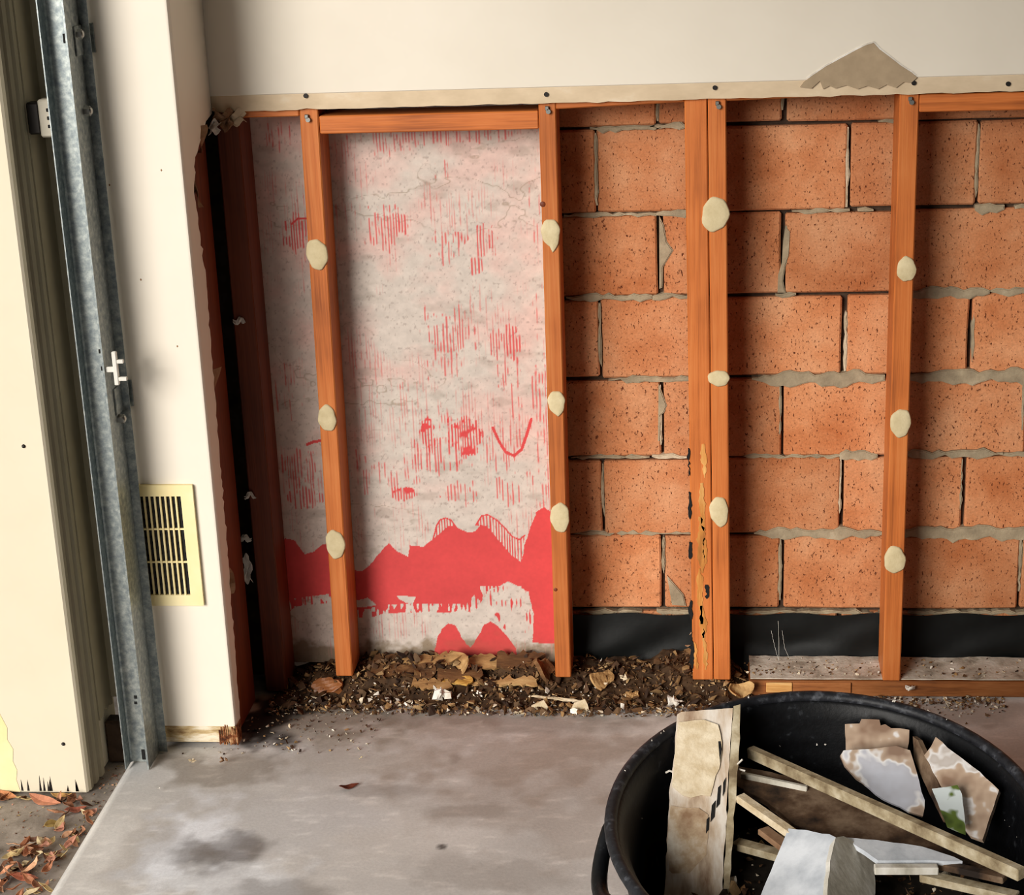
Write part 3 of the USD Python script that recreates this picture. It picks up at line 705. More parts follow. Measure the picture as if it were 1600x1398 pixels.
streaks = [[-0.7627, 0.9481, 0.0313, 0.0386, 0.8], [-0.5824, 0.9522, 0.0458, 0.0482, 0.62], [-0.5527, 0.9643, 0.0193, 0.0313, 0.85], [-0.4646, 0.9184, 0.0458, 0.0337, 0.5], [-0.4413, 0.9344, 0.0193, 0.0241, 0.7], [-0.3954, 0.9234, 0.0265, 0.0361, 0.7], [-0.4099, 0.8793, 0.0193, 0.0217, 0.7], [-0.4734, 1.0686, 0.0241, 0.0289, 0.42], [-0.4731, 0.7449, 0.0602, 0.053, 0.6], [-0.4882, 0.6992, 0.0458, 0.0578, 0.45], [-0.3594, 0.7237, 0.041, 0.041, 0.6], [-0.3467, 0.7236, 0.0169, 0.0434, 0.75], [-0.3558, 0.6514, 0.0313, 0.0361, 0.55], [-0.5252, 0.5324, 0.0193, 0.0361, 0.95], [-0.4514, 0.525, 0.0386, 0.0506, 0.95], [-0.4982, 0.4982, 0.0578, 0.0578, 0.7], [-0.3679, 0.504, 0.0554, 0.0542, 0.5], [-0.2964, 0.517, 0.0313, 0.1566, 0.5], [-0.7905, 0.459, 0.0434, 0.0554, 0.62], [-0.7884, 0.3992, 0.0434, 0.0241, 0.7], [-0.5926, 0.4508, 0.0554, 0.0482, 0.45], [-0.5819, 0.4065, 0.0313, 0.0169, 0.85], [-0.6656, 0.4444, 0.0265, 0.0554, 0.4], [-0.4633, 0.4087, 0.041, 0.0289, 0.6], [-0.365, 0.411, 0.0313, 0.0361, 0.6], [-0.2942, 0.5842, 0.0217, 0.1205, 0.55], [-0.4664, 1.1334, 0.1928, 0.0169, 0.5], [-0.5782, 1.1263, 0.0723, 0.0361, 0.4], [-0.7894, 1.1411, 0.041, 0.0337, 0.45], [-0.3509, 0.6115, 0.0193, 0.0602, 0.45], [-0.5817, 0.638, 0.0361, 0.0096, 0.35], [-0.4945, 0.5727, 0.0361, 0.0361, 0.4], [-0.8171, 0.6298, 0.0482, 0.0723, 0.3], [-0.2911, 0.8709, 0.0241, 0.2169, 0.22], [-0.8318, 0.1827, 0.0723, 0.0289, 0.6]]
base = np.array(lin(200, 188, 178)) * np.ones(X_.shape + (1,))
blot = meshkit.fbm(P3 * 12, 5, 60)
pink = np.array(lin(214, 176, 166))
wgt = np.clip((blot - 0.42) * 4, 0, 1)[..., None] * 0.6 * np.clip((Z_ - 0.30) / 0.2, 0.1, 1)[..., None]
base = base * (1 - wgt) + pink * wgt
base = base * (0.86 + 0.28 * meshkit.fbm(P3 * 60, 5, 61))[..., None]
fs = np.clip((meshkit.fbm(P3 * np.array([230, 1, 140]), 3, 66) - 0.66) * 9, 0, 1)[..., None]
base = base * (1 - 0.4 * fs) + np.array(lin(120, 100, 92)) * 0.4 * fs
# grey scuffs and thin scratches
sc = np.clip((meshkit.fbm(P3 * np.array([16, 1, 30]), 5, 62) - 0.64) * 9, 0, 1)[..., None]
base = base * (1 - 0.25 * sc) + np.array(lin(120, 108, 92)) * 0.25 * sc
rdg = np.abs(meshkit.fbm(P3 * np.array([9, 1, 14]), 4, 63) - 0.5)
ln = (np.clip((0.010 - rdg) / 0.008, 0, 1) * np.clip((meshkit.fbm(P3 * 6, 3, 64) - 0.5) * 6, 0, 1))[..., None]
base = base * (1 - 0.5 * ln) + np.array(lin(128, 112, 86)) * 0.5 * ln
lu = X_ / 0.0058 + 0.9 * meshkit.noise(np.stack([X_ * 45, 0 * X_, 0 * X_], -1), 70) + 0.25 * meshkit.noise(P3 * 30, 75)
lid, lfr = np.floor(lu), np.abs(lu - np.floor(lu) - 0.5)
lamp = meshkit.noise(np.stack([lid * 5.37, 0 * X_, Z_ * 15 + lid * 3.1], -1), 71) * 0.65 + meshkit.noise(np.stack([lid * 3.71, 0 * X_, Z_ * 60 + lid], -1), 72) * 0.35
lwid = 0.16 + 0.12 * meshkit.noise(np.stack([lid * 2.3, 0 * X_, Z_ * 30], -1), 79)
col = np.clip((lwid - lfr) / 0.10 + 0.5, 0, 1) * lamp
red_m = np.zeros(X_.shape)
bk = meshkit.fbm(P3 * 60, 3, 73)
for (x, z, rx, rz, d) in streaks:
    q_ = np.hypot((X_ - x) / rx, (Z_ - z) / rz) + (bk - 0.5) * 0.9
    dens = d * np.clip((1.1 - q_) / 0.5, 0, 1)
    on = np.clip((lamp - (0.76 - 0.68 * dens)) / 0.12, 0, 1) * np.clip((lwid * (0.8 + 0.5 * d) - lfr) / 0.10 + 0.5, 0, 1) * (dens > 0.03) * np.clip(0.5 + 0.5 * d, 0, 1)
    if d > 0.8:
        on = np.maximum(on, np.clip((dens - 0.70 - 1.1 * (bk - 0.3)) / 0.15, 0, 1))
    red_m = np.maximum(red_m, on)
# faint streaks all over
red_m = np.maximum(red_m, 0.45 * np.clip((col - 0.45) / 0.12, 0, 1) * np.clip((meshkit.fbm(P3 * np.array([14, 1, 9]), 4, 74) - 0.47) * 6, 0, 1))
for poly in (fill1, fill2):
    red_m = np.maximum(red_m, inside(poly) * np.clip((lwid - lfr) / 0.10 + 0.5, 0, 1))
def polyline_mask(pts, w):
    L = shapely.LineString(pts).buffer(w)
    return shapely.contains_xy(L, X_.ravel(), Z_.ravel()).reshape(X_.shape)
for a_, w_ in ((arc1, .0016), (arc2, .0016), (arc3, .003), (arc4, .003), (arc5, .002)):
    red_m = np.maximum(red_m, polyline_mask(a_, w_))
solid = inside(redL)
# the lower edge breaks into short brush marks
fray = [[-0.8828, 0.2261], [-0.2333, 0.2259], [-0.2362, 0.1186], [-0.8917, 0.1169]]
inner = inside(redL, grow=-0.020)
brush = 0.7 * meshkit.noise(np.stack([X_ * 260, 0 * X_, Z_ * 30], -1), 76) + 0.3 * meshkit.noise(P3 * 60, 80)
edge_zone = solid & ~inner & (Z_ < 0.2045) & (X_ < -0.3464)
solid = (solid & ~edge_zone) | (edge_zone & (brush > 0.50))
solid &= ~(inside(white1) | inside(white2))
red_m = np.maximum(red_m, solid)
red_m = np.maximum(red_m, inside(bump1))
ragw = inside([[-0.4201, 0.1903], [-0.3725, 0.2146], [-0.3323, 0.1903], [-0.3275, 0.0966], [-0.3835, 0.1037], [-0.4085, 0.1471]])
red_m = np.where(ragw & ~inside(bump1), np.maximum(0, np.clip((brush - 0.68) / 0.05, 0, 1)), red_m)
redc = np.array(lin(204, 70, 70)) * (0.90 + 0.22 * meshkit.fbm(P3 * 16, 4, 77))[..., None]
base = base * (1 - red_m[..., None]) + redc * red_m[..., None]
damp = np.clip((0.085 + 0.02 * (meshkit.fbm(P3 * 40, 4, 78) - 0.5) * 4 - Z_) / 0.025, 0, 1)[..., None] * 0.75 * (1 - 0.8 * red_m[..., None])
base = base * (1 - damp) + np.array(lin(120, 98, 66)) * damp
idx = np.arange(nx_ * nz_).reshape(nx_, nz_)
N = nx_ * nz_
q = np.c_[idx[:-1, :-1].ravel(), idx[1:, :-1].ravel(), idx[1:, 1:].ravel(), idx[:-1, 1:].ravel()]
V = np.c_[X_.ravel(), np.full(N, byy), Z_.ravel()]
F = np.vstack([q[:, [0, 1, 2]], q[:, [0, 2, 3]]])
bb = cbox(bx0, bx1, byy + 0.0002, byy + 0.007, bz0, bz1, 0.0001)
T = np.vstack([base.reshape(-1, 3), np.tile(np.array(lin(180, 170, 158)), (len(bb.vertices), 1))])
tag(obj('painted_board', (np.vstack([V, bb.vertices]), np.vstack([F, bb.faces + N])), TINT_FINE, tint=T),
    'whitish wall sheet with streaky red waterproof paint behind the left studs', 'board')

# ---- black membrane at the foot of the bricks
def memb(u, v):
    x = -0.245 + 2.2 * u
    z = 0.128 - 0.125 * v
    w = 0.006 * math.sin(x * 11 + 2 * v) + 0.005 * math.sin(x * 23 + 1 + 5 * v) + 0.004 * math.sin(x * 41 + 9 * v)
    return (x, 0.122 - 0.022 * v ** 1.5 + w * v * (1 - 0.3 * v) + 0.008 * math.exp(-((v - 0.55) / 0.2) ** 2) * math.sin(x * 6 + 0.5), z + 0.003 * math.sin(x * 37) * (1 - v))
tag(obj('membrane', sheet(170, 16, memb, 0.0012), BLACKSHEET, smooth=40), 'black plastic damp-proof membrane hanging below the bottom brick course', 'membrane')
tag(obj('cobweb', cat([tube(a, 0.0003, 4) for a in ([[0.1644, 0.08, 0.11], [0.1712, 0.08, 0.0771], [0.1792, 0.08, 0.0455]], [[0.1865, 0.08, 0.1101], [0.192, 0.08, 0.0714], [0.2027, 0.08, 0.0456]], [[0.1785, 0.08, 0.1314], [0.1802, 0.08, 0.0886], [0.1806, 0.08, 0.0426]])]), WHITEPLASTIC),
    'wisp of white cobweb in front of the black membrane', 'cobweb')

# ---- bottom plate, whole at the right
bp = thing('bottom_plate', 'timber bottom plate lying on the slab under the right stud, dusty on top', 'bottom plate', (0.45, 0, 0))
obj('plank', cbox(0.118, 1.95, 0.0, 0.092, 0.0015, 0.0345, 0.002), W_PLATE, bp)
xs = np.linspace(0.10, 1.0, 60)
def dust_fn(u, v):
    x, y = 0.12 + 1.8 * u, 0.006 + 0.098 * v
    return (x, y, 0.0365 + 0.006 * (meshkit.fbm(np.array([x * 26, y * 26, 3.0]), 4, 5)) * (0.3 + v))
obj('cement_dust', sheet(150, 10, dust_fn, 0.002), DUST, bp)
sp = thing('timber_offcut', 'short pale yellow timber offcut against the front of the bottom plate', 'offcut', (0.215, -0.004, 0.001))
obj('block', cbox(*[0.1511, 0.2035], -0.007, -0.0006, 0.012, 0.0335, 0.0015), W_PALE, sp)
obj('split_strip', cbox(*[0.2035, 0.3207], -0.0045, -0.0006, 0.010, 0.0335, 0.0015), W_PLATE, sp)

# ---- rotted plate and rubble along the wall
rr_ = np.random.default_rng(31)
BROWNS = [lin(70, 46, 28), lin(96, 66, 40), lin(124, 90, 56), lin(56, 40, 30), lin(150, 116, 76), lin(86, 62, 44), lin(110, 84, 60), lin(172, 140, 98)]
PALES = [lin(214, 200, 176), lin(190, 172, 146), lin(232, 224, 210)]
def heap(x, y):
    n = meshkit.fbm(np.stack([x * 22, y * 30, 0 * x], -1), 4, 50)
    n2 = meshkit.noise(np.stack([x * 8, y * 4, 0 * x], -1), 51)
    across = np.clip((y + 0.072 - 0.03 * n2) / 0.05, 0, 1) * (0.45 + 0.55 * np.clip((y + 0.03) / 0.08, 0, 1))
    along = np.clip((x + 0.87) / 0.10, 0, 1) * np.clip((0.125 - x) / 0.06, 0, 1)
    return (0.012 + 0.046 * n + 0.012 * n2) * across * along * np.clip(0.75 + 0.6 * np.clip((x + 0.75) / 0.2, -1, 0.4), 0.2, 1)
hx, hy = np.meshgrid(np.linspace(-0.87, 0.13, 230), np.linspace(-0.085, 0.12, 56), indexing='ij')
hz = heap(hx, hy)
hz = np.where(hz < 0.0012, -0.004, hz)
tc = meshkit.fbm(np.stack([hx * 50, hy * 50, hz * 0], -1), 4, 52)[..., None]
tint = np.array(lin(40, 28, 20)) * (1 - tc) + np.array(lin(92, 66, 42)) * tc
i2 = np.arange(hx.size).reshape(hx.shape)
q = np.c_[i2[:-1, :-1].ravel(), i2[1:, :-1].ravel(), i2[1:, 1:].ravel(), i2[:-1, 1:].ravel()]
ms_v, ms_f, ms_t, nv = [np.c_[hx.ravel(), hy.ravel(), hz.ravel()]], [np.vstack([q[:, [0, 1, 2]], q[:, [0, 2, 3]]])], [tint.reshape(-1, 3)], hx.size
def add_chip(m_, c):
    global nv
    ms_v.append(m_.vertices)
    ms_f.append(m_.faces + nv)
    ms_t.append(np.tile(np.array(c) * rr_.uniform(0.75, 1.2), (len(m_.vertices), 1)))
    nv += len(m_.vertices)
for k in range(4600):
    x = rr_.uniform(-0.86, 0.13)
    y = rr_.uniform(-0.085, 0.09) if rr_.random() < 0.8 else rr_.uniform(-0.10, -0.05)
    s = rr_.choice([0.009, 0.015, 0.024, 0.040], p=[0.44, 0.32, 0.17, 0.07])
    z = float(heap(np.array([x]), np.array([y]))[0])
    pale = rr_.random() < (0.24 if y < -0.01 else 0.05)
    m_ = turned(chunk(rr_, s * (0.7 if pale else 1), 0.35), rr_, 0.6)
    m_.apply_translation((x, y, max(z, 0.0) + s * 0.24))
    add_chip(m_, PALES[rr_.integers(3)] if pale else BROWNS[rr_.integers(8)])
for k in range(1100):   # thinner scatter in front of the whole plate and by the pier
    u = rr_.random()
    if u < 0.62:
        x, y = rr_.uniform(0.10, 0.62), -abs(rr_.normal(0, 0.036)) - 0.003
    elif u < 0.8:
        x, y = rr_.uniform(0.42, 0.7), rr_.uniform(0.012, 0.095)
    else:
        x, y = rr_.uniform(-0.99, -0.62), rr_.uniform(-0.27, -0.07)
        if y < -0.28 or (x < XP and y > YP - 0.002):
            continue
    s = rr_.choice([0.006, 0.011, 0.018], p=[0.5, 0.35, 0.15]) * (1.25 if u < 0.62 else 1)
    m_ = turned(chunk(rr_, s, 0.6), rr_, 0.4)
    m_.apply_translation((x, y, s * 0.2 + (0.037 if y > 0 else 0)))
    add_chip(m_, PALES[rr_.integers(3)] if rr_.random() < 0.3 else BROWNS[rr_.integers(8)])
for k in range(170):   # grit on the middle length of the plate
    x, y = rr_.uniform(0.11, 0.38), rr_.uniform(0.015, 0.095)
    s = rr_.choice([0.006, 0.010, 0.015])
    m_ = turned(chunk(rr_, s, 0.6), rr_, 0.4)
    m_.apply_translation((x, y, 0.040))
    add_chip(m_, PALES[rr_.integers(3)] if rr_.random() < 0.35 else BROWNS[rr_.integers(8)])
tag(obj('rubble', (np.vstack(ms_v), np.vstack(ms_f)), TINT, tint=np.vstack(ms_t)),
    'brown heap of rotted wood crumbs and plaster grit along the foot of the frame', 'rubble', kind='stuff')


def slab_layer(x0, x1, y0, y1, z, t, seed, tx=0.0, ty=0.0):
    r = np.random.default_rng(seed)
    a = [(x, y0 + r.normal(0, 0.004)) for x in np.linspace(x0, x1, 14)]
    b = [(x, y1 + r.normal(0, 0.005)) for x in np.linspace(x1, x0, 14)]
    e = [(x1 + r.normal(0, .008), y0 + (y1 - y0) * k) for k in (.3, .6)]
    m_ = prism_xy(a + e + b, 0, t)
    c = np.array([(x0 + x1) / 2, (y0 + y1) / 2, 0])
    m_.apply_translation(-c)
    m_.apply_transform(trimesh.transformations.euler_matrix(tx, ty, r.normal(0, 0.06)))
    m_.apply_translation(c + [0, 0, z])
    return m_


scrap_mats = None


def scrap(name, label, cat_, px, mtl, w, h, t, curl, seed, rotz=0.0, tilt=0.3, z=None):
    """a bent flake w by h lying at px"""
    x, y, zz = px
    r = np.random.default_rng(seed)
    ph = r.uniform(0, 6.28, 3)
    def fn(u, v):
        e = 1 - 0.35 * abs(2 * v - 1) ** 2 * r.uniform(0.6, 1)
        a, b = (u - 0.5) * w * e, (v - 0.5) * h * (1 - 0.25 * math.sin(3 * u + ph[0]))
        c = curl * ((2 * u - 1) ** 2 + 0.5 * math.sin(3 * v + ph[1]) * (2 * u - 1)) * 0.5 + 0.0012 * math.sin(11 * u + 7 * v + ph[2])
        return (a, b, c)
    m_ = sheet(8, 6, fn, t)
    m_.apply_transform(trimesh.transformations.euler_matrix(tilt, 0.1 * math.sin(seed), rotz))
    m_.apply_translation((x, y, zz - m_.vertices[:, 2].min() * 0 + 0.004))
    return tag(obj(name, m_, mtl), label, cat_)


TAN = mottled('tan_rotten_wood', [(0.3, lin(120, 84, 48)), (0.5, lin(172, 132, 84)), (0.7, lin(206, 170, 116))], scale=40, rough=0.8, bump=0.5, stretch=(0.4, 1, 1))
YEL = mottled('yellow_split_wood', [(0.3, lin(150, 104, 44)), (0.5, lin(196, 148, 70)), (0.7, lin(226, 186, 108))], scale=50, rough=0.7, bump=0.5, stretch=(0.3, 1, 1))
DARKTAN = mottled('dark_rotten_wood', [(0.3, lin(66, 44, 26)), (0.55, lin(110, 76, 46)), (0.75, lin(150, 110, 70))], scale=40, rough=0.85, bump=0.6, stretch=(0.3, 1, 1))
CREAM = mottled('cream_plaster_scrap', [(0.35, lin(200, 178, 142)), (0.65, lin(232, 216, 188))], scale=40, rough=0.8, bump=0.4)
rp = thing('rotten_plate', 'rotted brown remains of the bottom plate split into layers under the painted board', 'rotted timber', (-0.48, 0.03, 0.01))
for i, (x0, x1, y0, y1, z, t, mt_, tx, ty) in enumerate(((-.66, -.56, .01, .045, .038, .006, DARKTAN, .35, .05), (-.60, -.50, .04, .07, .048, .005, TAN, .4, -.05), (-.52, -.43, .0, .03, .036, .006, DARKTAN, .3, .05),
        (-.40, -.30, .035, .075, .050, .006, DARKTAN, .45, .02), (-.66, -.60, .04, .075, .046, .005, DARKTAN, .3, .1), (-.39, -.31, -.015, .01, .030, .005, TAN, .25, -.03), (-.57, -.50, -.02, .005, .026, .005, TAN, .35, .03), (-.46, -.38, .04, .07, .046, .005, TAN, .5, .04))):
    obj('layer', slab_layer(x0, x1, y0, y1, z, t, i + 40, tx, ty), mt_, rp)
scrap('wood_flake', 'curled tan flake of rotten wood standing up against the red bump of the painted board', 'wood flake', [-0.4796, 0.04, 0.0465], TAN, 0.062, 0.040, 0.003, 0.022, 1, -0.5, 0.9)
scrap('wood_flake', 'dark flake of rotten wood lying left of the curled tan flake', 'wood flake', [-0.5656, 0.02, 0.038], DARKTAN, 0.085, 0.034, 0.005, 0.010, 2, 0.2, 0.5)
scrap('wood_flake', 'yellow split of wood lying in the rubble under the red bumps', 'wood flake', [-0.481, 0.0, 0.0278], YEL, 0.075, 0.022, 0.005, 0.004, 3, -0.08, 0.5)
scrap('wood_flake', 'long pale brown splinter lying level in the rubble below the painted board', 'wood flake', [-0.4111, 0.0, 0.0224], TAN, 0.10, 0.010, 0.004, 0.003, 4, 0.05, 0.4)
scrap('wood_flake', 'broad brown plank flake leaning in the rubble right of the second bright stud', 'wood flake', [-0.1785, 0.0, 0.0325], TAN, 0.052, 0.034, 0.005, 0.006, 5, 0.7, 0.7)
scrap('wood_flake', 'reddish brown slab of rotten plate beneath the first bright stud', 'wood flake', [-0.7467, -0.01, 0.0194], W_PLATE, 0.065, 0.026, 0.014, 0.003, 6, -0.03, 0.9)
scrap('wood_flake', 'curled tan peel between paired studs and tub rim', 'wood flake', [0.0977, -0.03, 0.0231], TAN, 0.052, 0.026, 0.003, 0.026, 7, 0.45, 0.7)
scrap('wood_flake', 'thin white splinter lying flat on the rubble edge right of the painted board', 'splinter', [-0.2724, -0.05, 0.0133], CREAM, 0.10, 0.006, 0.003, 0.002, 8, -0.02, 0.2)
scrap('wood_flake', 'brown rotten slab leaning at the foot of the second bright stud', 'wood flake', [-0.2999, 0.02, 0.0453], DARKTAN, 0.05, 0.042, 0.008, 0.010, 9, 1.2, 0.9)
scrap('wood_flake', 'small brown block of wood in the rubble before the narrow brick bay', 'wood flake', [-0.1181, -0.03, 0.0102], TAN, 0.028, 0.018, 0.010, 0.001, 10, 0.1, 0.4)
scrap('wood_flake', 'flat tan flake at the front of the rubble, right of the torn cream paper', 'wood flake', [-0.1664, -0.06, -0.0066], DARKTAN, 0.045, 0.026, 0.003, 0.006, 11, 0.3, 0.2)

def lump(name, label, cat_, p, size, mtl, seed, n=5):
    r = np.random.default_rng(seed)
    parts = []
    for k in range(n):
        c = turned(chunk(r, size[0] * r.uniform(0.8, 1.3), 0.7), r, 0.4)
        c.apply_translation((r.uniform(-.5, .5) * size[0] * 0.6, r.uniform(-.5, .5) * size[1] * 0.6, size[2] * r.uniform(0.3, 0.6)))
        parts.append(c)
    m_ = cat(parts)
    m_.apply_translation((p[0], p[1], p[2] + 0.003))
    return tag(obj(name, m_, mtl), label, cat_)


lump('plaster_chunk', 'white crumbled plaster chunk in the rubble below the red paint', 'plaster chunk', [-0.5037, -0.055, 0.017], (0.046, 0.024, 0.02), GYPSUM, 2, 7)
lump('plaster_chunk', 'small cream plaster chunk in the rubble of the narrow brick bay', 'plaster chunk', [-0.1364, -0.01, 0.0347], (0.022, 0.016, 0.02), CREAM, 3, 4)
lump('plaster_chunk', 'whitish plaster chunk in the rubble just left of the strip standing in the tub', 'plaster chunk', [-0.0303, -0.06, 0.0058], (0.034, 0.02, 0.014), GYPSUM, 4, 5)
lump('plaster_chunk', 'white plaster crumb in front of the bottom plate, by the last stud', 'plaster chunk', [0.434, -0.01, 0.0184], (0.028, 0.012, 0.010), GYPSUM, 5, 5)
lump('plaster_chunk', 'small white plaster crumb right of the largest white chunk', 'plaster chunk', [-0.427, -0.05, 0.0179], (0.012, 0.010, 0.016), GYPSUM, 6, 3)
lump('plaster_chunk', 'cream plaster crumb on the floor before the foot of the pier', 'plaster chunk', [-0.9539, -0.3123, 0.002], (0.016, 0.012, 0.012), CREAM, 7, 3)
lump('plaster_chunk', 'rusty plaster crumbs on the floor below the rusted corner bead', 'plaster chunk', [-0.894, -0.306, 0.002], (0.022, 0.014, 0.012), BROWNPAPER, 8, 4)
lump('pebble', 'small white pebble alone on the slab near the track foot', 'pebble', [-0.9892, -0.4159, 0.001], (0.008, 0.006, 0.007), GYPSUM, 9, 2)
lump('plaster_chunk', 'tiny yellow chip alone on the bare slab', 'chip', [-0.6304, -0.2885, 0.001], (0.010, 0.007, 0.007), VENT, 10, 2)
tag(obj('paper_scrap', plate([[-0.2454, -0.075, -0.004], [-0.2332, -0.075, 0.0202], [-0.2112, -0.075, 0.0289], [-0.2029, -0.075, 0.0006], [-0.2111, -0.075, -0.0194], [-0.2306, -0.075, -0.0281], [-0.2509, -0.075, -0.014]], 0.002, 0.0012, 4), CREAM), 'torn cream paper scrap leaning at the front edge of the rubble', 'paper scrap')
tag(obj('paper_scrap', plate([[-0.3194, -0.078, 0.014], [-0.2932, -0.078, 0.0269], [-0.2859, -0.078, 0.0128], [-0.2904, -0.078, -0.0057], [-0.3163, -0.078, -0.0073]], 0.004, 0.001, 5), CREAM), 'squarish cream plasterboard scrap at the rubble edge left of the torn cream paper', 'paper scrap')
tag(obj('paper_scrap', plate([[-0.3541, -0.085, 0.0016], [-0.3471, -0.085, 0.0158], [-0.3346, -0.085, 0.0046], [-0.3272, -0.085, -0.0039], [-0.3506, -0.085, -0.0084]], 0.003, 0.001, 6), CREAM), 'smallest cream scrap at the rubble edge, leftmost of the three', 'paper scrap')

# ---- air vent
vt = thing('air_vent', 'yellowed cream plastic wall vent with vertical slots on the pier', 'vent', (-0.98, YP, 0.42))
A0, A1, B0, B1 = -1.0445, -0.9215, 0.303, 0.5465
fx0, fx1, fz0, fz1 = A0 + 0.018, A1 - 0.024, B0 + 0.022, B1 - 0.022
fr = Polygon([(A0, B0), (A1, B0), (A1, B1), (A0, B1)]).buffer(-0.002).buffer(0.002).difference(Polygon([(fx0, fz0), (fx1, fz0), (fx1, fz1), (fx0, fz1)]))
obj('frame', prism_xz(fr, YP - 0.008, YP - 0.0005), VENT, vt)
obj('backing', cbox(fx0, fx1, YP - 0.0025, YP - 0.0008, fz0, fz1, 0.0003), DARKHOLE, vt)
nb = 8
pitch = (fx1 - fx0) / nb
for k in range(nb - 1):
    x = fx0 + pitch * (k + 1)
    obj('slat', cbox(x - 0.0019, x + 0.0019, YP - 0.0068, YP - 0.0022, fz0 - 0.001, fz1 + 0.001, 0.0006), VENT, vt)
for k in (1, 2):
    z = fz0 + (fz1 - fz0) * k / 3
    obj('crossbar', cbox(fx0 - 0.001, fx1 + 0.001, YP - 0.0058, YP - 0.0022, z - 0.0018, z + 0.0018, 0.0005), VENT, vt)

# ---- galvanised door track
tk = thing('door_track', 'galvanised steel roller door track standing against the pier', 'door track', (-1.055, -0.33, 0.0))
tx0, tx1, ty0, ty1 = -1.0805, -1.0335, -0.334, -0.300
def track_profile():
    t = 0.0022
    return [(tx0, ty0), (tx0 + t, ty0), (tx0 + t, ty1 - 0.004), (tx0 + t + 0.003, ty1 - t), (tx1 - t - 0.003, ty1 - t), (tx1 - t, ty1 - 0.004), (tx1 - t, ty0 + 0.004), (tx1 - t - 0.001, ty0), (tx1, ty0), (tx1, -0.262), (tx1 + 0.016, -0.262), (tx1 + 0.016, -0.262 + t), (tx1 - t, -0.262 + t), (tx1 - t, ty1), (tx0, ty1)]
obj('channel', prism_xy(track_profile(), 0.0015, 2.3), STEEL, tk)
for (x, z, w, h) in ((-1.048, 1.371, .007, .016), (-1.042, 1.236, .005, .022), (-1.047, 0.822, .008, .008), (-1.046, 0.79, .008, .008), (-1.055, 0.139, .006, .007), (-1.056, 0.127, .006, .006), (-1.052, 0.017, .007, .022)):
    obj('slot', cbox(x - w / 2, x + w / 2, ty1 - 0.0030, ty1 - 0.0018, z - h / 2, z + h / 2, 0.0003), DARKHOLE, tk)
for (z) in (1.376, 1.246, 0.69):
    bmesh = trimesh.creation.cylinder(0.009, 0.010, sections=6)
    bmesh.apply_transform(trimesh.transformations.rotation_matrix(math.pi / 2, (0, 1, 0)))
    bmesh.apply_translation((tx1 + 0.005, -0.285, z))
    cap = trimesh.creation.icosphere(2, 0.007)
    cap.apply_scale((0.6, 1, 1))
    cap.apply_translation((tx1 + 0.010, -0.285, z))
    obj('bolt', cat([bmesh, cap]), ZINC, tk)
for z in (1.34, 0.70):
    obj('mounting_bracket', cat([cbox(tx1, tx1 + 0.003, -0.300, -0.2365, z, z + 0.05, 0.0006), cbox(tx1, tx1 + 0.016, -0.241, -0.2365, z, z + 0.05, 0.0006)]), STEEL, tk)
cl = thing('track_clip', 'small white plastic clip sticking out of the side of the steel track', 'clip', (-1.012, -0.325, 0.795))
obj('clip_body', cbox(-1.0190, -1.0105, -0.331, -0.322, 0.766, 0.828, 0.0015), WHITEPLASTIC, cl)
obj('prong', cbox(-1.0110, -0.9990, -0.330, -0.323, 0.806, 0.813, 0.001), WHITEPLASTIC, cl)
obj('prong', cbox(-1.0110, -0.9960, -0.330, -0.323, 0.774, 0.781, 0.001), WHITEPLASTIC, cl)
obj('stem', cbox(-1.0345, -1.0180, -0.329, -0.324, 0.79, 0.80, 0.001), WHITEPLASTIC, cl)

# ---- slotted bracket on the jamb behind the track
br = thing('slotted_bracket', 'small grey slotted box fixed to the ribbed door jamb behind the track', 'bracket', (-1.1, -0.29, 1.235))
q0, q1 = -1.137, -1.078
obj('body', cbox(-1.1150, q1, -0.290, -0.262, 1.203, 1.268, 0.003), GREYPLASTIC, br)
obj('dark_cap', cbox(q0, -1.1145, -0.287, -0.262, 1.208, 1.263, 0.003), DARKSTEEL, br)  # solid dark block painted in place of the shaded open side
for z in (1.250, 1.236, 1.222):
    obj('slot', cbox(-1.100, -1.087, -0.2912, -0.2885, z - 0.003, z + 0.003, 0.0006), DARKHOLE, br)

# ---- dry leaves
LC = [lin(206, 146, 110), lin(170, 112, 80), lin(222, 170, 132), lin(130, 84, 58), lin(212, 184, 130), lin(196, 138, 114), lin(104, 68, 48), lin(232, 210, 166)]
def leaf(p, L, W, rot, curl, fold, c, tilt, seed):
    r = np.random.default_rng(seed)
    bend = r.uniform(-1, 1)
    def fn(u, v):
        w = W * max(0.02, math.sin(math.pi * min(1, u * 1.03)) ** 0.8) * (1 - 0.25 * u)
        s = (v - 0.5)
        return ((u - 0.5) * L, s * w + bend * 0.12 * L * math.sin(math.pi * u), fold * abs(s) * w + curl * (2 * u - 1) ** 2 + 0.0012 * math.sin(9 * u + seed))
    m_ = sheet(8, 5, fn, 0.0007)
    m_.apply_transform(trimesh.transformations.euler_matrix(*tilt, rot))
    m_.apply_translation((p[0], p[1], p[2] - m_.vertices[:, 2].min() + 0.0004))
    return m_, np.tile(np.array(c), (len(m_.vertices), 1))
def put_leaf(label, p, L, W, rot, c, seed, group=None, curl=0.006, fold=0.3, tilt=(0.1, 0.1)):
    m_, t_ = leaf(p, L, W, rot, curl, fold, c, tilt, seed)
    return tag(obj('dry_leaf', m_, LEAF, tint=t_), label, 'leaf', group)
put_leaf('dark red-brown leaf with a stalk, alone on the slab', [-0.6353, -0.3939, 0.0], 0.040, 0.016, 0.55, lin(104, 50, 34), 1)
put_leaf('large pinkish brown leaf lying against the foot of the cream post', [-1.2237, -0.3869, -0.04], 0.075, 0.026, -0.35, lin(196, 130, 100), 2, tilt=(0.35, 0.05))
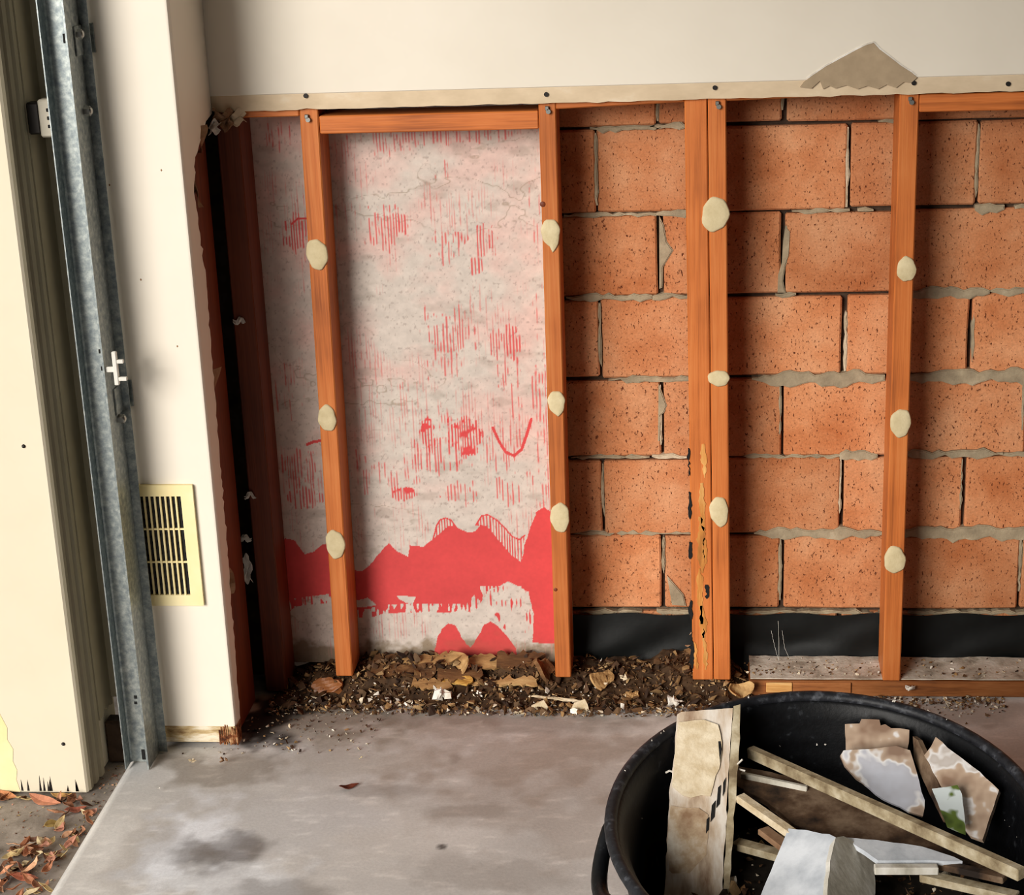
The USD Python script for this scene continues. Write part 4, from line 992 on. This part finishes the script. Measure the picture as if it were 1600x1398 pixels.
put_leaf('yellow-brown leaf tip at the post foot, right of the large pinkish leaf', [-1.2011, -0.3643, -0.04], 0.04, 0.018, 0.2, lin(206, 160, 98), 3)
put_leaf('upright yellowish leaf at the top of the leaf pile', [-1.1759, -0.483, -0.04], 0.045, 0.02, 0.9, lin(200, 172, 104), 4, tilt=(0.5, 0.3))
put_leaf('pink-brown upright leaf in the middle of the leaf pile', [-1.1833, -0.5732, -0.04], 0.055, 0.024, 1.2, lin(198, 130, 98), 5, tilt=(0.5, 0.2))
put_leaf('reddish leaf beside the slab edge, above the leaf pile', [-1.1539, -0.4238, -0.04], 0.042, 0.022, 0.5, lin(160, 90, 70), 6)
put_leaf('coral leaf at the lower end of the leaf pile', [-1.1696, -0.6584, -0.04], 0.05, 0.02, 0.1, lin(206, 124, 96), 7, tilt=(0.3, 0.2))
put_leaf('orange-brown leaf at the left picture edge below the post', [-1.3107, -0.3693, -0.04], 0.055, 0.026, -0.2, lin(206, 140, 96), 8, tilt=(0.3, 0.1))
rl = np.random.default_rng(77)
k = 0
for (cx, cy, sx, sy, n, zz, where) in ([-1.1824, -0.5993] + [0.045, 0.045, 52, 0.010, 'in the main leaf pile on the outside ground'], [-1.1644, -0.4407] + [0.035, 0.04, 12, 0.0, 'above the leaf pile, by the slab edge'], [-1.1814, -0.6836] + [0.05, 0.04, 22, 0.004, 'at the lower left picture corner'], [-1.2278, -0.3821] + [0.06, 0.012, 9, 0.0, 'in the row along the foot of the cream post'], [-1.1112, -0.5646] + [0.022, 0.05, 7, 0.0, 'right of the leaf pile, tight against the slab edge']):
    for _ in range(n):
        x, y = cx + rl.normal(0, sx), min(cy + rl.normal(0, sy), yq - 0.025)
        if x > XE - 0.028:
            x = XE - 0.03 - rl.random() * 0.03
        put_leaf('small curled brown leaf ' + where, (x, y, -0.04 + rl.random() * zz), rl.uniform(0.020, 0.042), rl.uniform(0.009, 0.018), rl.uniform(0, 6.28),
                 np.array(LC[rl.integers(8)]) * rl.uniform(0.7, 1.1), 100 + k, 'curled leaves ' + where, rl.uniform(0.001, 0.010), rl.uniform(0.1, 0.7), (rl.normal(0, 0.4), rl.normal(0, 0.35)))
        k += 1
ml = []
tt = []
for _ in range(420):
    u = rl.random()
    x, y = (rl.uniform(-1.34, -1.10), rl.uniform(-0.80, -0.385)) if u < 0.6 else (rl.uniform(-1.14, -1.092), rl.uniform(-0.6, -0.24))
    c = turned(chunk(rl, rl.choice([0.004, 0.007, 0.011]), 0.4), rl, 0.4)
    c.apply_translation((x, y, -0.0385))
    ml.append(c)
    tt.append(np.tile(np.array(LC[rl.integers(8)]) * rl.uniform(0.35, 1.0), (len(c.vertices), 1)))
tag(obj('leaf_crumbs', cat(ml), TINT, tint=np.vstack(tt)), 'brown leaf crumbs and dirt strewn on the ground outside the slab', 'leaf litter', kind='stuff')

# ---- black rubber tub full of demolition scraps
TC, TR, TT = np.array([0.193, -1.016, 0.300]), 0.316, math.radians(9)
tv = np.array([0, math.cos(TT), math.sin(TT)])
tn = np.array([0, -math.sin(TT), math.cos(TT)])
tb = thing('rubble_tub', 'black rubber tub full of demolition scraps on the slab', 'tub', (0.2, -0.99, 0.0))
def tub_pt(r_, w, ang):
    """w 0 at the base, 1 at the rim"""
    top = TC + r_ * (math.cos(ang) * np.array([1, 0, 0]) + math.sin(ang) * tv)
    bot = np.array([0.2 + r_ * math.cos(ang), -1.0 + r_ * math.sin(ang), 0.002])
    return bot * (1 - w) + top * w
prof = [(0.0, 0.0), (0.225, 0.0), (0.245, 0.04), (0.270, 0.35), (0.292, 0.70), (0.303, 0.93), (0.312, 0.955), (0.3165, 0.98), (0.314, 1.0), (0.304, 1.0), (0.297, 0.985), (0.288, 0.92), (0.280, 0.70), (0.258, 0.35), (0.235, 0.06), (0.0, 0.04)]
NA = 96
V, F = [], []
for (r_, w) in prof:
    for k in range(NA):
        V.append(tub_pt(r_, w, 2 * math.pi * k / NA))
for l in range(len(prof) - 1):
    for k in range(NA):
        a, b = l * NA + k, l * NA + (k + 1) % NA
        F += [(a, b, b + NA), (a, b + NA, a + NA)]
ts = trimesh.Trimesh(V, F, process=False)
obj('shell', ts, TUB, tb, smooth=40)
rimring = [tub_pt(0.3105, 1.0, 2 * math.pi * k / 80) for k in range(80)]
V, F = [], []
for k in range(80):
    a = 2 * math.pi * k / 80
    rd = np.array([math.cos(a), 0, 0]) + math.sin(a) * tv
    for j in range(10):
        b = 2 * math.pi * j / 10
        V.append(rimring[k] + 0.0095 * (math.cos(b) * rd + math.sin(b) * tn))
for k in range(80):
    for j in range(10):
        A, B, C_, D_ = k * 10 + j, k * 10 + (j + 1) % 10, ((k + 1) % 80) * 10 + (j + 1) % 10, ((k + 1) % 80) * 10 + j
        F += [(A, D_, C_), (A, C_, B)]
rt = trimesh.Trimesh(V, F, process=False)
rt.fix_normals()
obj('rim', rt, TUBRIM, tb, smooth=True)
for a0 in (math.pi * 1.04, math.pi * 0.04):
    hp = []
    for u in np.linspace(0, 1, 15):
        a = a0 + (u - 0.5) * 0.62
        p_ = tub_pt(0.312, 0.86 - 0.16 * math.sin(math.pi * u), a)
        out = np.array([math.cos(a), math.sin(a), 0])
        hp.append(p_ + out * 0.020 * math.sin(math.pi * u) ** 0.6)
    obj('handle', tube(hp, 0.012, 10), TUB, tb, smooth=True)

rc_ = np.random.default_rng(14)
crumbs = []
for _ in range(26):
    a = rc_.uniform(0.15, 2.9)
    p_ = tub_pt(0.283 if _ % 3 else 0.309, 0.80 if _ % 3 else 1.03, a)
    c = turned(chunk(rc_, rc_.uniform(0.004, 0.009), 0.7), rc_, 1.0)
    c.apply_translation(p_)
    crumbs.append(c)
obj('plaster_splash', cat(crumbs), GYPSUM, tb)
# crumbs at the bottom of the tub
rt_ = np.random.default_rng(91)
ml, tt = [], []
dk = trimesh.creation.cylinder(0.238, 0.13, sections=40)
dk.apply_translation((0.2, -1.0, 0.090))
ml.append(dk)
tt.append(np.tile(np.array(lin(40, 34, 28)), (len(dk.vertices), 1)))
for _ in range(500):
    a, q_ = rt_.uniform(0, 6.28), 0.235 * math.sqrt(rt_.random())
    c = turned(chunk(rt_, rt_.choice([0.012, 0.02, 0.04], p=[.5, .35, .15]), 0.4), rt_, 0.5)
    c.apply_translation((0.2 + q_ * math.cos(a), -1.0 + q_ * math.sin(a), 0.158 + rt_.random() * 0.012))
    ml.append(c)
    tt.append(np.tile(np.array((BROWNS + PALES[:1])[rt_.integers(9)]) * rt_.uniform(0.5, 0.9), (len(c.vertices), 1)))
tag(obj('tub_rubble', cat(ml), TINT, tint=np.vstack(tt)), 'dark crumbs of wood and plaster covering the bottom of the tub', 'rubble', kind='stuff')

LOPAPER = mottled('tan_paper_layer', [(0.36, lin(150, 118, 90)), (0.5, lin(190, 164, 134)), (0.66, lin(226, 214, 196))], scale=22, rough=0.8, bump=0.3)
STRIP = mottled('stained_board_face', [(0.36, lin(142, 112, 88)), (0.5, lin(196, 174, 150)), (0.64, lin(226, 216, 204))], scale=16, rough=0.75, bump=0.3, stretch=(1.6, 0.5, 0.5))
BOARDEDGE = mottled('weathered_pale_edge', [(0.34, lin(118, 100, 74)), (0.5, lin(168, 152, 122)), (0.66, lin(204, 192, 166))], scale=24, rough=0.8, bump=0.4)
WHITEPAPER = mottled('white_board_face', [(0.36, lin(176, 182, 190)), (0.64, lin(224, 228, 234))], scale=14, rough=0.6, bump=0.2)
GREYPAPER = mottled('grey_board_face', [(0.34, lin(140, 132, 116)), (0.5, lin(198, 192, 178)), (0.66, lin(232, 228, 220))], scale=14, rough=0.7, bump=0.4, stretch=(1, 1, 0.5))
BROWNBOARD = mottled('dark_brown_board', [(0.38, lin(34, 24, 18)), (0.5, lin(88, 66, 48)), (0.64, lin(140, 118, 96))], scale=12, rough=0.8, bump=0.4)
MIXPAPER = mottled('peeled_paper_face', [(0.38, lin(140, 114, 96)), (0.47, lin(182, 160, 140)), (0.50, lin(226, 224, 224)), (0.54, lin(186, 186, 194)), (0.7, lin(200, 202, 212))], scale=13, detail=3, rough=0.75, bump=0.2)
MIXTAN = mottled('tan_paper_face', [(0.40, lin(140, 112, 92)), (0.54, lin(186, 162, 140)), (0.57, lin(226, 222, 220)), (0.61, lin(190, 180, 172)), (0.72, lin(206, 200, 198))], scale=13, detail=3, rough=0.75, bump=0.2)
GREENPRINT = mottled('green_printed_card', [(0.47, lin(206, 214, 214)), (0.53, lin(92, 110, 46)), (0.7, lin(60, 74, 30))], scale=26, detail=2, rough=0.5, bump=0.1)

# standing strip of board leaning on the left of the rim
sA, sB, sC = [-0.0216, -0.8, 0.3696], [0.0741, -0.8, 0.3736], [0.0026, -1.024, 0.135]
st = thing('board_strip', 'tall stained plasterboard strip leaning on the left of the tub rim', 'board strip', sC)
fpx = [[-0.0216, -0.8057, 0.3636], [-0.0157, -0.803, 0.3667], [0.0199, -0.8016, 0.3696], [0.0642, -0.8005, 0.3727], [0.0594, -0.8382, 0.3328], [0.0556, -0.8795, 0.2893], [0.0507, -0.9266, 0.2394], [0.046, -0.9663, 0.1975], [0.0419, -1.0277, 0.1328], [-0.0444, -1.0266, 0.1303], [-0.0396, -0.965, 0.1953], [-0.0337, -0.8983, 0.2657], [-0.0277, -0.8573, 0.3091]]
obj('face_board', plate(fpx, 0.010, 0.0008, 3), STRIP, st)
edge_px = [[0.0652, -0.8015, 0.3764], [0.076, -0.7996, 0.3789], [0.0717, -0.8538, 0.3193], [0.0666, -0.9002, 0.2682], [0.0587, -0.952, 0.2109], [0.0523, -1.0246, 0.131], [0.0429, -1.0245, 0.1307], [0.047, -0.9647, 0.1966], [0.0516, -0.9261, 0.2391], [0.0565, -0.8802, 0.2897], [0.0604, -0.8401, 0.3338]]
obj('split_edge', plate(edge_px, 0.014, 0.0008, 4), BOARDEDGE, st)
up_px = [[-0.0196, -0.818, 0.3567], [0.0197, -0.8161, 0.3604], [0.0412, -0.822, 0.3549], [0.0467, -0.8412, 0.3342], [0.0423, -0.8681, 0.3047], [0.0363, -0.876, 0.2959], [0.0282, -0.8971, 0.2725], [0.0147, -0.8955, 0.2736], [-0.0008, -0.8979, 0.2704], [-0.0143, -0.895, 0.273], [-0.0298, -0.8855, 0.2828], [-0.0257, -0.8533, 0.318]]
obj('paper_layer', plate(up_px, 0.0015, 0.0006, 5), CREAM, st)
lo_px = [[-0.0318, -0.9053, 0.261], [-0.0105, -0.9083, 0.2586], [0.0107, -0.9087, 0.2591], [0.024, -0.9155, 0.2523], [0.0236, -0.9403, 0.2252], [0.0215, -0.9565, 0.2075], [0.0061, -0.9672, 0.1952], [-0.0073, -0.9772, 0.1837], [-0.0244, -0.9783, 0.1818], [-0.0339, -0.9717, 0.1886], [-0.0377, -0.9459, 0.2166]]
obj('paper_layer', plate(lo_px, 0.0015, 0.0006, 6), LOPAPER, st)
for pxs in ([[0.0399, -0.8884, 0.2831], [0.0438, -0.8858, 0.2861], [0.0415, -0.9058, 0.2645], [0.0366, -0.9097, 0.26]], [[0.0478, -0.8832, 0.289], [0.0517, -0.8779, 0.2949], [0.0495, -0.8926, 0.279], [0.0465, -0.8979, 0.2732]],
            [[0.03, -0.9069, 0.2627], [0.0358, -0.9017, 0.2686], [0.0336, -0.9189, 0.25], [0.0277, -0.9241, 0.2442]], [[0.022, -0.9214, 0.2469], [0.0259, -0.9188, 0.2498], [0.0247, -0.9319, 0.2356], [0.0208, -0.9358, 0.2313]], [[0.0393, -0.8218, 0.3548], [0.0431, -0.8274, 0.3489], [0.0465, -0.848, 0.3269], [0.0433, -0.8629, 0.3107], [0.0417, -0.8466, 0.3282]]):
    obj('crack', plate(pxs, 0.001), DARKHOLE, st)
obj('frayed_fibre', cat([tube(a, 0.0016, 5) for a in ([[0.0521, -0.862, 0.2928], [0.0598, -0.862, 0.3038], [0.0695, -0.862, 0.3083], [0.0773, -0.862, 0.3171]], [[0.0541, -0.86, 0.2939], [0.0677, -0.86, 0.3007], [0.0813, -0.86, 0.2964]], [[-0.0279, -0.862, 0.2941], [-0.0337, -0.862, 0.2962], [-0.0396, -0.862, 0.2928]])]), GYPSUM, st)

# long batten lying slantwise
tag(obj('batten', bar([0.0915, -0.7876, 0.3], [0.4362, -1.1879, 0.333], 0.015, 0.018), BOARDEDGE), 'long weathered batten lying slantwise across the tub', 'batten')
tag(obj('batten', bar([0.0765, -0.8246, 0.275], [0.1766, -0.8577, 0.27], 0.008, 0.02), GREYPAPER), 'thin grey lath end between standing strip and slanting batten', 'lath')
tag(obj('splinter', bar([0.0726, -0.8928, 0.275], [0.1528, -0.9849, 0.262], 0.017, 0.012), CREAM), 'bright cream splinter pointing from the strip towards the white board', 'splinter')
tag(obj('splinter', bar([0.1067, -0.9127, 0.23], [0.142, -0.9672, 0.23], 0.02, 0.010), BROWNPAPER), 'short reddish brown splinter below the bright cream one', 'splinter')
tag(obj('splinter', bar([0.0646, -0.9086, 0.205], [0.1405, -0.9638, 0.215], 0.022, 0.012), BOARDEDGE), 'dull pale splinter lowest beside the white board', 'splinter')
tag(obj('board_piece', plate([[0.0694, -0.7954, 0.2703], [0.1475, -0.821, 0.2672], [0.1988, -0.8597, 0.2626], [0.2578, -0.9002, 0.2577], [0.3622, -0.9719, 0.2491], [0.4354, -1.0317, 0.242], [0.3817, -1.0301, 0.2421], [0.3127, -1.0027, 0.2454], [0.2634, -0.992, 0.2467], [0.2049, -0.9724, 0.2491], [0.1552, -0.946, 0.2522], [0.106, -0.8777, 0.2604], [0.07, -0.849, 0.2639]], 0.010, 0.0015, 8), BROWNBOARD),
    'dark brown water-stained board under the slanting batten', 'board')
tag(obj('board_piece', plate([[0.2388, -0.768, 0.3302], [0.2613, -0.7696, 0.3323], [0.2646, -0.7647, 0.3376], [0.2917, -0.7683, 0.3385], [0.2932, -0.7753, 0.3321], [0.3, -0.7745, 0.334], [0.3084, -0.7799, 0.3302], [0.3361, -0.7851, 0.3298], [0.3339, -0.7998, 0.3154], [0.3279, -0.8141, 0.3009], [0.2988, -0.8155, 0.2947], [0.2383, -0.8064, 0.2936]], 0.010, 0.0007, 9), MIXTAN),
    'tan plasterboard piece with ragged top standing at the back of the tub', 'board')
tag(obj('board_piece', plate([[0.2269, -0.835, 0.3109], [0.232, -0.8299, 0.317], [0.2727, -0.8286, 0.319], [0.3115, -0.8255, 0.3231], [0.3323, -0.83, 0.3181], [0.3402, -0.851, 0.2935], [0.3502, -0.8794, 0.2603], [0.346, -0.895, 0.2419], [0.3255, -0.8906, 0.2467], [0.2884, -0.8782, 0.2609], [0.2496, -0.858, 0.2842], [0.233, -0.8452, 0.2989]], 0.010, 0.0009, 10), MIXPAPER),
    'white peeled plasterboard piece in front of the tan one behind the batten', 'board')
tag(obj('board_piece', plate([[0.3402, -0.7935, 0.3232], [0.346, -0.8095, 0.3249], [0.3601, -0.8635, 0.3059], [0.3749, -0.9223, 0.2826], [0.3821, -0.957, 0.262], [0.3712, -0.9307, 0.253], [0.3568, -0.8772, 0.27], [0.3407, -0.8133, 0.2951]], 0.008, 0.0005, 11), BROWNBOARD),
    'dark board seen on edge between two pale plasterboard pieces', 'board')
tag(obj('board_piece', plate([[0.3698, -0.83, 0.3413], [0.4012, -0.8685, 0.3284], [0.4333, -0.9082, 0.3149], [0.4496, -0.93, 0.307], [0.4389, -0.9506, 0.2888], [0.4249, -0.9766, 0.2655], [0.4192, -0.9865, 0.2565], [0.4026, -0.9754, 0.2571], [0.3899, -0.9519, 0.2677], [0.3886, -0.9154, 0.2917], [0.3701, -0.8989, 0.2951], [0.3509, -0.8499, 0.3201]], 0.011, 0.0008, 12), MIXTAN),
    'large tan and white plasterboard piece at the right of the tub', 'board')
tag(obj('card_scrap', plate([[0.3526, -0.9295, 0.3076], [0.3894, -0.9296, 0.3144], [0.3944, -0.9422, 0.3067], [0.3946, -0.98, 0.2808], [0.3937, -0.9956, 0.2699], [0.369, -0.9823, 0.2744], [0.3622, -0.9613, 0.2875]], 0.0012, 0.0004, 13), GREENPRINT),
    'small white card with a green print leaning before the right plasterboard piece', 'card')
# big folded white board in the foreground
fb = thing('folded_board', 'bluish white folded plasterboard piece in the front of the tub', 'board', [0.1934, -1.0231, 0.16])
obj('white_face', plate([[0.1412, -0.9757, 0.265], [0.1642, -0.9932, 0.2734], [0.1866, -1.0147, 0.2799], [0.2051, -1.0335, 0.285], [0.1947, -1.0671, 0.2665], [0.1883, -1.1107, 0.2468], [0.1838, -1.1645, 0.2249], [0.0812, -1.102, 0.182], [0.097, -1.0642, 0.2055], [0.1189, -1.0194, 0.2353]], 0.008, 0.0008, 14), WHITEPAPER, fb)
obj('grey_face', plate([[0.2051, -1.0335, 0.285], [0.2171, -1.0204, 0.2796], [0.2385, -1.0099, 0.2612], [0.264, -0.9972, 0.2392], [0.2625, -1.0374, 0.213], [0.2539, -1.0966, 0.1822], [0.1842, -1.1601, 0.222], [0.1879, -1.1146, 0.2492], [0.1942, -1.0735, 0.2703]], 0.008, 0.0008, 15), GREYPAPER, fb)
tag(obj('board_piece', plate([[0.2187, -1.0035, 0.2676], [0.266, -1.0069, 0.2661], [0.3285, -1.018, 0.2632], [0.371, -1.0382, 0.2593], [0.3823, -1.0473, 0.2577], [0.3429, -1.0478, 0.2584], [0.2635, -1.0518, 0.2594]], 0.008, 0.0006, 16), WHITEPAPER),
    'flat pale board lying behind the folded white board', 'board')
tag(obj('batten', bar([0.2574, -1.06, 0.256], [0.3471, -1.0574, 0.256], 0.014, 0.012), GREYPAPER), 'short dark grey lath right of the folded white board', 'lath')
tag(obj('batten', bar([0.3266, -1.0406, 0.235], [0.4488, -1.1096, 0.245], 0.020, 0.012), BOARDEDGE), 'pale weathered lath at the lower right of the tub', 'lath')
tag(obj('batten', bar([0.3502, -1.0354, 0.25], [0.4336, -1.0915, 0.262], 0.016, 0.010), BROWNBOARD), 'brown lath just under the lower end of the slanting batten', 'lath')
tag(obj('paper_scrap', plate([[0.048, -0.9595, 0.1694], [0.0652, -0.9574, 0.1728], [0.0669, -0.9664, 0.1674], [0.0611, -0.9712, 0.1637], [0.0603, -1.0024, 0.1441], [0.0434, -1.001, 0.1428]], 0.006, 0.0008, 17), GYPSUM), 'small white plaster curl beside the foot of the standing strip', 'paper scrap')
